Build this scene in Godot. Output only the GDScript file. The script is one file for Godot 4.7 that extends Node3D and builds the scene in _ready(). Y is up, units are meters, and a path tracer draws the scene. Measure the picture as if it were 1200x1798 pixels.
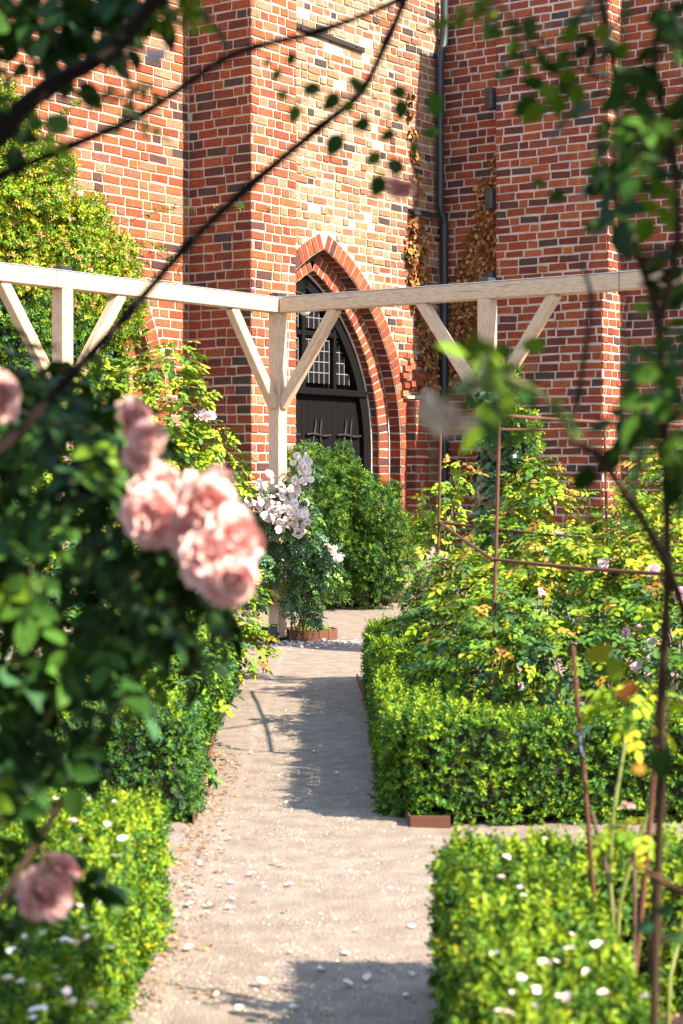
extends Node3D

# ------------------------------------------------------------------ helpers
var rng := RandomNumberGenerator.new()
var M := {}                      # materials
var names := {}
const EYE := Vector3(0.0, 1.5, 0.0)
const FOCAL := 3300.0            # lens length in photo pixels
const TURN := 53.4               # heading of the church and the pergola, degrees
var noise := FastNoiseLite.new()

class Shape:
	var v := PackedVector3Array()
	var n := PackedVector3Array()
	var c := PackedColorArray()
	var i := PackedInt32Array()
	func vert(p: Vector3, nn: Vector3, col: Color) -> int:
		v.append(p); n.append(nn); c.append(col)
		return v.size() - 1
	func tri(a: int, b: int, d: int) -> void:      # counter-clockwise seen from outside
		i.append(a); i.append(d); i.append(b)
	func quad(a: Vector3, b: Vector3, d: Vector3, e: Vector3, col := Color.WHITE) -> void:
		var nn := (b - a).cross(e - a)
		if nn.length_squared() < 1e-14:
			nn = (d - b).cross(e - b)
		nn = nn.normalized()
		var k := vert(a, nn, col); vert(b, nn, col); vert(d, nn, col); vert(e, nn, col)
		tri(k, k + 1, k + 2); tri(k, k + 2, k + 3)
	func box(o: Vector3, x: Vector3, y: Vector3, z: Vector3, col := Color.WHITE) -> void:   # centre and half axes
		quad(o - x - y + z, o + x - y + z, o + x + y + z, o - x + y + z, col)
		quad(o + x - y - z, o - x - y - z, o - x + y - z, o + x + y - z, col)
		quad(o + x - y + z, o + x - y - z, o + x + y - z, o + x + y + z, col)
		quad(o - x - y - z, o - x - y + z, o - x + y + z, o - x + y - z, col)
		quad(o - x + y + z, o + x + y + z, o + x + y - z, o - x + y - z, col)
		quad(o - x - y - z, o + x - y - z, o + x - y + z, o - x - y + z, col)
	func cbox(o: Vector3, x: Vector3, y: Vector3, z: Vector3, e: float, col := Color.WHITE) -> void:   # box with its edges chamfered by e
		var ax := [x, y, z]
		var hs := [x.length(), y.length(), z.length()]
		for k in 3:
			for s in [-1.0, 1.0]:
				var w: Vector3 = ax[k] * s
				var p: Vector3 = ax[(k + 1) % 3]
				var q: Vector3 = ax[(k + 2) % 3]
				var ps: float = 1.0 - e / hs[(k + 1) % 3]
				var qs: float = 1.0 - e / hs[(k + 2) % 3]
				if s > 0:
					quad(o + w - p * ps - q * qs, o + w + p * ps - q * qs, o + w + p * ps + q * qs, o + w - p * ps + q * qs, col)
				else:
					quad(o + w - p * ps - q * qs, o + w - p * ps + q * qs, o + w + p * ps + q * qs, o + w + p * ps - q * qs, col)
		for k in 3:
			var w: Vector3 = ax[k]
			var p: Vector3 = ax[(k + 1) % 3]
			var q: Vector3 = ax[(k + 2) % 3]
			var ws: float = 1.0 - e / hs[k]
			var ps: float = 1.0 - e / hs[(k + 1) % 3]
			var qs: float = 1.0 - e / hs[(k + 2) % 3]
			for s in [-1.0, 1.0]:
				for t in [-1.0, 1.0]:
					var a: Vector3 = o + p * s + q * t * qs
					var b: Vector3 = o + p * s * ps + q * t
					if s * t > 0:
						quad(a - w * ws, b - w * ws, b + w * ws, a + w * ws, col)
					else:
						quad(b - w * ws, a - w * ws, a + w * ws, b + w * ws, col)
	func tube(pts: Array, radii: Array, sides := 6, col := Color.WHITE, closed := true) -> void:
		var rings := []
		var side := Vector3.RIGHT
		for k in pts.size():
			var d: Vector3 = (pts[mini(k + 1, pts.size() - 1)] - pts[maxi(k - 1, 0)]).normalized()
			if k == 0:
				side = d.cross(Vector3.UP if absf(d.y) < 0.9 else Vector3.RIGHT).normalized()
			side = (side - d * side.dot(d)).normalized()
			var up := side.cross(d).normalized()
			var first := v.size()
			for j in sides:
				var a := TAU * j / sides
				var nn := side * cos(a) + up * sin(a)
				vert(pts[k] + nn * radii[k], nn, col)
			rings.append(first)
		for k in pts.size() - 1:
			for j in sides:
				var a: int = rings[k] + j
				var b: int = rings[k] + (j + 1) % sides
				var d: int = rings[k + 1] + j
				var e: int = rings[k + 1] + (j + 1) % sides
				tri(a, d, b); tri(b, d, e)
		if closed:
			for q in [0, pts.size() - 1]:
				var d: Vector3 = (pts[1] - pts[0]) if q == 0 else (pts[q - 1] - pts[q])
				var m := vert(pts[q], -d.normalized(), col)
				for j in sides:
					var a: int = rings[q] + j
					var b: int = rings[q] + (j + 1) % sides
					if q == 0:
						tri(m, a, b)
					else:
						tri(m, b, a)
	func mesh() -> ArrayMesh:
		var a := []
		a.resize(Mesh.ARRAY_MAX)
		a[Mesh.ARRAY_VERTEX] = v; a[Mesh.ARRAY_NORMAL] = n; a[Mesh.ARRAY_COLOR] = c; a[Mesh.ARRAY_INDEX] = i
		var m := ArrayMesh.new()
		m.add_surface_from_arrays(Mesh.PRIMITIVE_TRIANGLES, a)
		return m

func at(u: float, v: float, depth: float) -> Vector3:     # a place in the garden, sighted from the photographer's standpoint, depth metres ahead
	return Vector3((u - 600.0) / FOCAL * depth, EYE.y - (v - 840.0) / FOCAL * depth, -depth)

func numbered(called: String) -> String:
	names[called] = names.get(called, 0) + 1
	return called if names[called] == 1 else "%s_%03d" % [called, names[called] - 1]

func tag(o: Node, label: String, category: String, group := "") -> void:
	o.set_meta("label", label); o.set_meta("category", category)
	if group:
		o.set_meta("group", group)

func thing(called: String, label: String, category: String, where := Vector3.ZERO, turn := 0.0, group := "") -> Node3D:
	var o := Node3D.new()
	o.name = numbered(called)
	add_child(o)
	o.position = where; o.rotation_degrees.y = turn
	tag(o, label, category, group)
	return o

func part(called: String, mesh: Mesh, mat: Material, parent: Node, xf := Transform3D.IDENTITY) -> MeshInstance3D:
	var o := MeshInstance3D.new()
	o.mesh = mesh
	o.material_override = mat
	o.name = called if parent != self else numbered(called)
	o.transform = xf
	parent.add_child(o, true)
	return o

func structure(called: String, mesh: Mesh, mat: Material) -> MeshInstance3D:
	var o := part(called, mesh, mat, self)
	o.set_meta("kind", "structure")
	return o

func lin(r: float, g: float, b: float) -> Color:
	return Color(r, g, b)

func noise_tex(freq: float, low: Color, high: Color, seed_: int, size := 512, kind := FastNoiseLite.TYPE_SIMPLEX_SMOOTH, mid := -1.0) -> NoiseTexture2D:
	var f := FastNoiseLite.new()
	f.noise_type = kind; f.frequency = freq; f.seed = seed_; f.fractal_octaves = 5
	var t := NoiseTexture2D.new()
	t.noise = f; t.width = size; t.height = size; t.seamless = true; t.generate_mipmaps = false
	var g := Gradient.new()
	g.set_color(0, low); g.set_color(1, high)
	if mid > 0:
		g.set_offset(0, mid - 0.12); g.set_offset(1, mid + 0.12)
	t.color_ramp = g
	return t

func mat(albedo: Color, rough: float, vertex := false) -> StandardMaterial3D:      # albedo: linear
	var m := StandardMaterial3D.new()
	m.albedo_color = albedo.linear_to_srgb() if not vertex else Color.WHITE
	m.vertex_color_use_as_albedo = vertex
	m.roughness = rough
	m.cull_mode = BaseMaterial3D.CULL_DISABLED
	return m

func grain(m: StandardMaterial3D, tex: Texture2D, scale: float, bump: Texture2D = null, bump_scale := 0.5) -> StandardMaterial3D:
	m.albedo_texture = tex
	m.uv1_triplanar = true; m.uv1_world_triplanar = true
	m.uv1_scale = Vector3.ONE * scale
	if bump:
		m.heightmap_enabled = true; m.heightmap_texture = bump; m.heightmap_scale = bump_scale
	return m

func leaf_mat(rough: float, back: Color, gloss := 0.5) -> StandardMaterial3D:
	var m := mat(Color.WHITE, rough, true)
	m.metallic_specular = gloss
	m.backlight_enabled = true
	m.backlight = back
	return m

func basis_of(normal: Vector3, dir: Vector3) -> Basis:
	var z := normal.normalized()
	var y := dir - z * dir.dot(z)
	if y.length_squared() < 1e-5:
		y = z.cross(Vector3.RIGHT)
	y = y.normalized()
	return Basis(y.cross(z), y, z)

func rnd_unit() -> Vector3:
	var z := rng.randf_range(-1, 1)
	var a := rng.randf() * TAU
	var r := sqrt(1 - z * z)
	return Vector3(r * cos(a), z, r * sin(a))

# ------------------------------------------------------------------ leaves, petals
func leaflet(s: Shape, base: Vector3, dir: Vector3, nrm: Vector3, length: float, wid: float, fold: float, droop: float, col: Color, seg := 4) -> void:
	var d := dir.normalized()
	var x := d.cross(nrm).normalized()
	var first := s.v.size()
	for k in seg + 1:
		var t := float(k) / seg
		var w := wid * 0.5 * pow(sin(PI * pow(t, 0.82)), 0.75) if k > 0 and k < seg else 0.0006
		var mid := base + d * length * t - nrm * droop * length * t * t
		var bend := (nrm + d * droop * 2.0 * t).normalized()
		s.vert(mid, bend, col)
		s.vert(mid + x * w + nrm * fold * w, (bend - x * fold * 0.7).normalized(), col)
		s.vert(mid - x * w + nrm * fold * w, (bend + x * fold * 0.7).normalized(), col)
	for k in seg:
		var a := first + k * 3
		s.tri(a, a + 1, a + 4); s.tri(a, a + 4, a + 3)
		s.tri(a, a + 3, a + 5); s.tri(a, a + 5, a + 2)

func rose_leaf(col: Color, count: int, size: float, seed_: int, seg := 3) -> Mesh:      # a compound leaf: stalk along +y, face up +z
	var r := RandomNumberGenerator.new()
	r.seed = seed_
	var s := Shape.new()
	var length := size * 0.72
	var bend := r.randf_range(0.05, 0.3)
	var along := func(t: float) -> Vector3: return Vector3(0, length * t, -bend * length * t * t)
	s.tube([along.call(0.0), along.call(0.5), along.call(1.0)], [size * 0.016, size * 0.013, size * 0.009], 3, col.lerp(Color(0.25, 0.13, 0.05), 0.35), false)
	var tint := func() -> Color: return col * r.randf_range(0.85, 1.15)
	leaflet(s, along.call(1.0), Vector3(r.randf_range(-0.15, 0.15), 1, -bend), Vector3(0, bend, 1).normalized(), size * 0.50, size * 0.31, r.randf_range(0.1, 0.5), r.randf_range(0.0, 0.35), tint.call(), seg)
	for k in (count - 1) / 2:
		var t: float = 0.74 - 0.42 * k
		for side in [-1.0, 1.0]:
			leaflet(s, along.call(t), Vector3(side * r.randf_range(0.8, 1.1), r.randf_range(0.35, 0.75), r.randf_range(-0.25, 0.1)), Vector3(-side * r.randf_range(-0.3, 0.3), bend, 1).normalized(), size * r.randf_range(0.38, 0.46), size * r.randf_range(0.21, 0.27), r.randf_range(0.1, 0.5), r.randf_range(0.0, 0.35), tint.call(), seg)
	return s.mesh()

func single_leaf(col: Color, size: float, wide: float, seed_: int) -> Mesh:
	var r := RandomNumberGenerator.new()
	r.seed = seed_
	var s := Shape.new()
	s.tube([Vector3(0, -size * 0.25, 0), Vector3.ZERO], [size * 0.016, size * 0.012], 3, col, false)
	leaflet(s, Vector3.ZERO, Vector3(r.randf_range(-0.1, 0.1), 1, 0), Vector3(0, 0, 1), size, size * wide, r.randf_range(0.05, 0.35), r.randf_range(0.0, 0.4), col, 6)
	return s.mesh()

func sprig(col: Color, count: int, length: float, leaf: float, wide: float, seed_: int, spread := 0.9) -> Mesh:      # a twig tip with small leaves along +y
	var r := RandomNumberGenerator.new()
	r.seed = seed_
	var s := Shape.new()
	s.tube([Vector3(0, -length * 0.3, 0), Vector3(0, length * 0.9, 0)], [length * 0.02, length * 0.012], 3, Color(col.r * 0.8, col.g * 0.6, col.b * 0.6), false)
	for k in count:
		var t := (k + 0.5) / count
		var a := k * 2.4 + r.randf_range(-0.4, 0.4)
		var out := Vector3(cos(a), 0, sin(a))
		var d := (out * spread * (1.15 - t * 0.55) + Vector3.UP * r.randf_range(0.35, 0.9)).normalized()
		var nn := (Vector3.UP - out * 0.4).normalized()
		nn = (nn - d * nn.dot(d)).normalized()
		leaflet(s, Vector3(0, length * t, 0) + out * length * 0.02, d, nn, leaf * r.randf_range(0.75, 1.15), leaf * wide, r.randf_range(0.1, 0.5), r.randf_range(-0.1, 0.3), col * r.randf_range(0.85, 1.15), 2)
	return s.mesh()

func petal_mesh(col: Color, tip: Color, cup: float, curl: float, seed_: int) -> Mesh:      # base at the origin, along +y, hollow side +z; one unit long
	var r := RandomNumberGenerator.new()
	r.seed = seed_
	var s := Shape.new()
	var nu := 6
	var nv := 5
	var wave := r.randf_range(0, TAU)
	var pts := []
	for j in nv + 1:
		for k in nu + 1:
			var t := float(j) / nv
			var q := float(k) / nu * 2.0 - 1.0
			var w := 0.18 + 0.46 * pow(sin(PI * 0.5 * minf(1.0, t * 1.25)), 0.9)
			if t > 0.7:
				w *= sqrt(maxf(0.0, 1.0 - pow((t - 0.7) / 0.36, 2.0)))
			var z := cup * (q * q * 0.55 * w + 0.55 * t * t) - curl * pow(maxf(0, t - 0.55), 2.0) * 2.2 + 0.10 * sin(wave + q * 5.0) * t * t
			pts.append(Vector3(q * w, t, z))
	for j in nv + 1:
		for k in nu + 1:
			var a: Vector3 = pts[j * (nu + 1) + mini(k + 1, nu)] - pts[j * (nu + 1) + maxi(k - 1, 0)]
			var b: Vector3 = pts[mini(j + 1, nv) * (nu + 1) + k] - pts[maxi(j - 1, 0) * (nu + 1) + k]
			s.vert(pts[j * (nu + 1) + k], a.cross(b).normalized(), col.lerp(tip, float(j) / nv))
	for j in nv:
		for k in nu:
			var o := j * (nu + 1) + k
			s.tri(o, o + 1, o + nu + 2); s.tri(o, o + nu + 2, o + nu + 1)
	return s.mesh()

var petal_sets := {}
func petal_set(kind: String) -> Array:
	if not petal_sets.has(kind):
		var base := Color(0.80, 0.34, 0.32)
		var tip := Color(0.87, 0.60, 0.58)
		if kind == "white":
			base = Color(0.84, 0.70, 0.66); tip = Color(0.90, 0.84, 0.80)
		elif kind == "cream":
			base = Color(0.80, 0.73, 0.58); tip = Color(0.86, 0.83, 0.74)
		elif kind == "lilac":
			base = Color(0.72, 0.42, 0.58); tip = Color(0.84, 0.64, 0.74)
		var list := []
		for k in 4:
			list.append(petal_mesh(base, tip, [0.75, 0.6, 0.45, 0.35][k], [0.1, 0.4, 0.7, 0.9][k], 40 + k))
		petal_sets[kind] = list
	return petal_sets[kind]

func bloom(parent: Node, pos: Vector3, axis: Vector3, size: float, kind: String, full: bool) -> void:
	# a rose: the heart is the part, its petals are sub-parts
	var set_ := petal_set(kind)
	var heart := Shape.new()
	var tone := Color(0.74, 0.30, 0.22) if kind == "pink" else (Color(0.7, 0.5, 0.12) if not full else Color(0.78, 0.66, 0.5))
	var pts := []
	var rad := []
	for k in 6:
		var t := k / 5.0
		pts.append(Vector3(0, (t * 0.55) * size * 0.5, 0))
		rad.append(size * (0.20 if full else 0.11) * sin(PI * (0.2 + 0.75 * t)))
	heart.tube(pts, rad, 7, tone)
	var b := basis_of(rnd_unit(), axis)
	var o := part("bloom", heart.mesh(), M.petal, parent, Transform3D(b, pos))
	var layers := [[5, 8, 0.42, 0.07], [6, 30, 0.50, 0.04], [7, 58, 0.56, 0.02], [6, 84, 0.55, 0.0]] if full else [[5, 48, 0.50, 0.02], [6, 76, 0.55, 0.0]]
	for li in layers.size():
		var l: Array = layers[li]
		for k in l[0]:
			var a: float = TAU * (k + rng.randf_range(-0.25, 0.25)) / l[0] + li * 0.6
			var tilt := deg_to_rad(l[1] + rng.randf_range(-15, 15))
			var out := Vector3(cos(a), 0, sin(a))
			var dir := (out * sin(tilt) + Vector3.UP * cos(tilt)).normalized()
			var inward := (Vector3.UP * sin(tilt) - out * cos(tilt)).normalized()
			var pb := basis_of(inward, dir).scaled(Vector3.ONE * size * l[2] * rng.randf_range(0.85, 1.12))
			part("petal", set_[mini(li if full else li + 2, 3)], M.petal, o, Transform3D(pb, out * size * 0.05 + Vector3.UP * size * l[3]))

func fallen_petal(col: Color, tip: Color, cup: float, seed_: int) -> Mesh:      # lies in the xz plane, one unit across
	var r := RandomNumberGenerator.new()
	r.seed = seed_
	var s := Shape.new()
	var n := 12
	var mid := s.vert(Vector3(0, 0.02, 0), Vector3.UP, col)
	for ring in [0.5, 1.0]:
		for k in n:
			var a := TAU * k / n
			var q: float = 0.5 * ring * (1.0 + 0.10 * sin(a * 2.0 + seed_) + r.randf_range(-0.05, 0.05))
			var x: float = cos(a) * q * 0.82
			var z: float = sin(a) * q
			s.vert(Vector3(x, 0.02 + cup * (x * x * 1.6 + z * z * 0.5) + 0.03 * ring * sin(a * 3.0 + seed_), z), Vector3(-x * cup * 2.0, 1, -z * cup).normalized(), col.lerp(tip, ring))
	for k in n:
		var q := (k + 1) % n
		s.tri(mid, mid + 1 + q, mid + 1 + k)
		s.tri(mid + 1 + k, mid + 1 + q, mid + 1 + n + q); s.tri(mid + 1 + k, mid + 1 + n + q, mid + 1 + n + k)
	return s.mesh()

func small_bloom_mesh(kind: String, seed_: int) -> Mesh:      # an open cluster-rose seen from a distance, unit across
	var set_ := petal_set(kind)
	var st := Shape.new()
	var r := RandomNumberGenerator.new()
	r.seed = seed_
	for l in [[6, 78.0, 0.52], [5, 48.0, 0.42], [4, 20.0, 0.3]]:
		for k in l[0]:
			var a: float = TAU * (k + r.randf_range(-0.3, 0.3)) / l[0]
			var tilt := deg_to_rad(l[1] + r.randf_range(-12, 12))
			var out := Vector3(cos(a), 0, sin(a))
			var b := basis_of(Vector3.UP * sin(tilt) - out * cos(tilt), out * sin(tilt) + Vector3.UP * cos(tilt)).scaled(Vector3.ONE * l[2] * r.randf_range(0.85, 1.15))
			var src: Array = (set_[2] as ArrayMesh).surface_get_arrays(0)
			var first := st.v.size()
			for q in src[Mesh.ARRAY_VERTEX].size():
				st.vert(b * src[Mesh.ARRAY_VERTEX][q], (b * src[Mesh.ARRAY_NORMAL][q]).normalized(), src[Mesh.ARRAY_COLOR][q])
			for q in src[Mesh.ARRAY_INDEX]:
				st.i.append(first + q)
	st.tube([Vector3.ZERO, Vector3(0, 0.1, 0), Vector3(0, 0.16, 0)], [0.05, 0.09, 0.03], 6, Color(0.72, 0.52, 0.12))
	return st.mesh()

# ------------------------------------------------------------------ foliage
const TONES := {
	"deep": Color(0.016, 0.050, 0.011), "dark": Color(0.028, 0.080, 0.015), "mid": Color(0.060, 0.150, 0.022), "blue": Color(0.050, 0.130, 0.055),
	"fresh": Color(0.130, 0.245, 0.016), "lime": Color(0.225, 0.325, 0.014), "yellow": Color(0.400, 0.390, 0.024), "young": Color(0.40, 0.22, 0.04),
	"rust": Color(0.24, 0.085, 0.03), "tan": Color(0.42, 0.25, 0.11), "brown": Color(0.16, 0.07, 0.03), "straw": Color(0.42, 0.33, 0.16),
}
var leaf_cache := {}
func leaf_variant(kind: String, tone: String, k: int) -> Mesh:
	var key := "%s %s %d" % [kind, tone, k]
	if not leaf_cache.has(key):
		leaf_cache[key] = build_leaf(kind, TONES[tone] if tone else Color.WHITE, k)
	return leaf_cache[key]

func build_leaf(kind: String, col: Color, k: int) -> Mesh:
	match kind:
		"rose": return rose_leaf(col, 5, 0.105, 11 + k)
		"rose_small": return rose_leaf(col, 7, 0.08, 21 + k, 2)
		"rose_big": return rose_leaf(col, 5, 0.135, 31 + k, 6)
		"round": return single_leaf(col, 0.075, 0.85, 51 + k)
		"single": return single_leaf(col, 0.055, 0.72, 61 + k)
		"box": return sprig(col, 10, 0.040, 0.017, 0.56, 71 + k)
		"shrub": return sprig(col, 9, 0.075, 0.036, 0.36, 81 + k, 1.1)
		"climber": return sprig(col, 8, 0.085, 0.050, 0.50, 91 + k, 1.1)
		"seed": return sprig(col, 12, 0.07, 0.020, 0.5, 101 + k, 1.4)
		"dry": return single_leaf(col, 0.062, 0.8, 111 + k)
	return null

func pick_tone(weights: Array) -> String:      # ["mid", 3, "fresh", 1 ...]
	var total := 0.0
	for k in range(1, weights.size(), 2):
		total += weights[k]
	var r := rng.randf() * total
	for k in range(1, weights.size(), 2):
		r -= weights[k]
		if r <= 0:
			return weights[k - 1]
	return weights[0]

func foliage(parent: Node3D, kind: String, places: Array, material: Material, singles := 0, called := "foliage", leaf_name := "leaf") -> void:
	# places: [Transform3D in the parent's space, tone]; the ones that show largest are leaves of their own, the others one mass
	var order := []
	for k in places.size():
		var p: Vector3 = parent.transform * (places[k][0] as Transform3D).origin
		var d := -p.z
		var score := -1e9
		if d > 0.5:
			var u := 600 + p.x / d * FOCAL
			var w := 840 - (p.y - EYE.y) / d * FOCAL
			if u > -20 and u < 1220 and w > -20 and w < 1818:
				score = -EYE.distance_to(p)
		order.append([score, k])
	if singles > 0:
		order.sort_custom(func(a, b): return a[0] > b[0])
	var rest := {}
	for q in order.size():
		var pl: Array = places[order[q][1]]
		if q < singles and order[q][0] > -1e8:
			part(leaf_name, leaf_variant(kind, pl[1], order[q][1] % 3), material, parent, pl[0])
		else:
			var key: int = order[q][1] % 3
			if not rest.has(key):
				rest[key] = []
			rest[key].append(pl)
	for key in rest:
		var mm := MultiMesh.new()
		mm.transform_format = MultiMesh.TRANSFORM_3D
		mm.use_colors = true
		mm.mesh = leaf_variant(kind, "", key)
		mm.instance_count = rest[key].size()
		for q in rest[key].size():
			mm.set_instance_transform(q, rest[key][q][0])
			var c: Color = TONES[rest[key][q][1]]
			mm.set_instance_color(q, c * rng.randf_range(0.8, 1.2))
		var o := MultiMeshInstance3D.new()
		o.multimesh = mm
		o.material_override = material
		o.name = called
		o.set_meta("kind", "stuff")
		parent.add_child(o, true)

func clump_places(clumps: Array, per_m2: float, tones: Array, size := 1.0, shell := 0.25, up_bias := 0.7, inward := true, box_like := false) -> Array:
	# clumps: [Vector3 centre, radius or Vector3 radii, optional tones]; leaves in the outer shell of each, none inside a neighbour
	var out := []
	for ci in clumps.size():
		var c: Array = clumps[ci]
		var r: Vector3 = c[1] if c[1] is Vector3 else Vector3.ONE * c[1]
		var tn: Array = c[2] if c.size() > 2 else tones
		var area := 4.0 * PI * pow((pow(r.x * r.y, 1.6) + pow(r.x * r.z, 1.6) + pow(r.y * r.z, 1.6)) / 3.0, 1 / 1.6)
		for k in int(area * per_m2):
			var d := rnd_unit()
			if d.y < -0.4 and rng.randf() < 0.7:
				continue
			var bump := 1.0 + 0.22 * noise.get_noise_3dv(d * 60.0 + c[0] * 40.0)
			var f := (1.0 - shell * pow(rng.randf(), 1.5)) * bump
			var p: Vector3 = c[0] + d * r * f
			var hidden := false
			if inward:
				for cj in clumps.size():
					if cj != ci:
						var e: Vector3 = clumps[cj][1] if clumps[cj][1] is Vector3 else Vector3.ONE * clumps[cj][1]
						if ((p - clumps[cj][0]) / e).length() < 0.72:
							hidden = true
							break
			if hidden or p.y < 0.02:
				continue
			var nn := (d / r).normalized()
			var up := (nn * (1.0 - up_bias) + Vector3.UP * up_bias + rnd_unit() * 0.45).normalized()
			var dir := (nn * 0.8 + rnd_unit() * 0.7 - Vector3.UP * 0.25).normalized()
			if box_like:      # twig tips point outwards
				dir = (nn + rnd_unit() * 0.55 + Vector3.UP * 0.25).normalized()
				up = rnd_unit()
			out.append([Transform3D(basis_of(up, dir).scaled(Vector3.ONE * size * rng.randf_range(0.7, 1.2)), p), pick_tone(tn)])
	return out

func lumpy(clumps: Array, count: int, f: float) -> Array:      # breaks each clump into smaller ones round its surface
	var out := []
	for c in clumps:
		var r: Vector3 = c[1] if c[1] is Vector3 else Vector3.ONE * c[1]
		var core: Array = c.duplicate()
		core[1] = r * 0.78
		out.append(core)
		for k in count:
			var d := rnd_unit()
			d.y = absf(d.y) if rng.randf() < 0.5 else d.y
			var e: Array = c.duplicate()
			e[0] = c[0] + d * r * 0.78
			e[1] = r * f * rng.randf_range(0.7, 1.25)
			out.append(e)
	return out

func cane(parent: Node3D, a: Vector3, b: Vector3, rise: Vector3, r0: float, r1: float, material: Material, called := "stem", seg := 7, wob := 0.02) -> Array:
	var pts := []
	var rad := []
	for k in seg + 1:
		var t := float(k) / seg
		pts.append(a.lerp(b, t) + rise * 4.0 * t * (1 - t) * 0.5 + (rnd_unit() * wob if k > 0 and k < seg else Vector3.ZERO))
		rad.append(lerpf(r0, r1, t))
	var s := Shape.new()
	s.tube(pts, rad, 5)
	part(called, s.mesh(), material, parent)
	return pts

func rose_bush(called: String, label: String, group: String, where: Vector3, clumps: Array, per_m2: float, tones: Array, canes: int, singles := 0, kind := "rose", category := "rose bush") -> Node3D:
	var o := thing(called, label, category, where, 0.0, group)
	for k in canes:
		var c: Array = clumps[k % clumps.size()]
		var top: Vector3 = c[0] + rnd_unit() * 0.5 * (c[1] if c[1] is Vector3 else Vector3.ONE * c[1])
		cane(o, Vector3(rng.randf_range(-0.12, 0.12), -0.03, rng.randf_range(-0.12, 0.12)), top, Vector3(-top.x * 0.2, 0.12, -top.z * 0.2), 0.007, 0.003, M.cane if k % 3 else M.cane_green)
	foliage(o, kind, clump_places(clumps, per_m2, tones), M.leaf, singles)
	return o

# ------------------------------------------------------------------ hedges
func hedge(label: String, boxes: Array, per_m2: float, tones: Array, holes := 0.0) -> Node3D:
	# boxes: [x0, x1, z0, z1, height] in world metres, z0 < z1
	var first: Array = boxes[0]
	var base := Vector3((first[0] + first[1]) * 0.5, 0, (first[2] + first[3]) * 0.5)
	var o := thing("box_hedge", label, "hedge", base, 0.0, "clipped box hedges along the path")
	var core := Shape.new()
	var places := []
	for bi in boxes.size():
		var b: Array = boxes[bi]
		var c := Vector3((b[0] + b[1]) * 0.5, b[4] * 0.5 - 0.02, (b[2] + b[3]) * 0.5) - base
		var hx := Vector3((b[1] - b[0]) * 0.5, 0, 0)
		var hy := Vector3(0, b[4] * 0.5, 0)
		var hz := Vector3(0, 0, (b[3] - b[2]) * 0.5)
		core.cbox(c - Vector3(0, 0.008 * bi, 0), hx * (1 - 0.055 / hx.x) - Vector3(0.003 * bi, 0, 0), hy * (1 - 0.03 / hy.y), hz * (1 - 0.055 / hz.z), 0.05)
		var faces := [[Vector3.UP, hy, hx, hz], [Vector3.RIGHT, hx, hy, hz], [Vector3.LEFT, -hx, hy, hz], [Vector3.BACK, hz, hx, hy], [Vector3.FORWARD, -hz, hx, hy]]
		for f in faces:
			var area: float = 4.0 * f[2].length() * f[3].length()
			for k in int(area * per_m2):
				var p: Vector3 = f[1] + f[2] * rng.randf_range(-1, 1) + f[3] * rng.randf_range(-1, 1)
				# round the shoulders
				var q := Vector3(maxf(0, absf(p.x) - hx.x + 0.06) * signf(p.x), maxf(0, p.y - hy.y + 0.06), maxf(0, absf(p.z) - hz.z + 0.06) * signf(p.z))
				var nn: Vector3 = (f[0] * 0.03 + q).normalized()
				if q.length() > 0.06:
					p -= q * (1.0 - 0.06 / q.length())
				var w: Vector3 = p + c + base
				var inside := false
				for bj in boxes.size():
					var e: Array = boxes[bj]
					if bj != bi and w.x > e[0] + 0.05 and w.x < e[1] - 0.05 and w.z > e[2] + 0.05 and w.z < e[3] - 0.05 and w.y < e[4] - 0.04:
						inside = true
				if inside:
					continue
				var lump := noise.get_noise_3dv(w * 260.0)
				var patch := noise.get_noise_3dv(w * 90.0 + Vector3(50, 0, 0))
				p += nn * (lump * 0.045 + patch * 0.035 - 0.03 * rng.randf() - 0.008)
				var tone := pick_tone(tones)
				if patch + rng.randf_range(-0.25, 0.25) < -0.22 and tone in ["lime", "yellow"]:
					tone = "mid"
				var dir := (nn + rnd_unit() * 0.6 + Vector3.UP * 0.35).normalized()
				places.append([Transform3D(basis_of(rnd_unit(), dir).scaled(Vector3.ONE * rng.randf_range(0.75, 1.25)), p + c), tone])
				if f[0] == Vector3.UP and rng.randf() < 0.035:      # a shoot that has grown past the clipping
					for q2 in 2:
						places.append([Transform3D(basis_of(rnd_unit(), (nn + rnd_unit() * 0.3).normalized()).scaled(Vector3(1.1, 1.5, 1.1)), p + c + nn * (0.015 + 0.02 * q2)), "lime"])
	part("branches", core.mesh(), M.twigs, o).set_meta("kind", "stuff")
	foliage(o, "box", places, M.leaf_box)
	return o

# ------------------------------------------------------------------ bricks
const COURSE := 0.1125
var bricks := []      # {xf: Transform3D in church space, tone, sect}
var unit_bricks := []
const CLAY := [
	Color(0.62, 0.185, 0.058), Color(0.55, 0.138, 0.048), Color(0.47, 0.105, 0.043), Color(0.36, 0.080, 0.042), Color(0.24, 0.060, 0.042),
	Color(0.17, 0.065, 0.055), Color(0.115, 0.080, 0.078), Color(0.56, 0.24, 0.12), Color(0.60, 0.36, 0.20), Color(0.64, 0.47, 0.30), Color(0.50, 0.36, 0.16), Color(0.45, 0.19, 0.12)]

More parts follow.
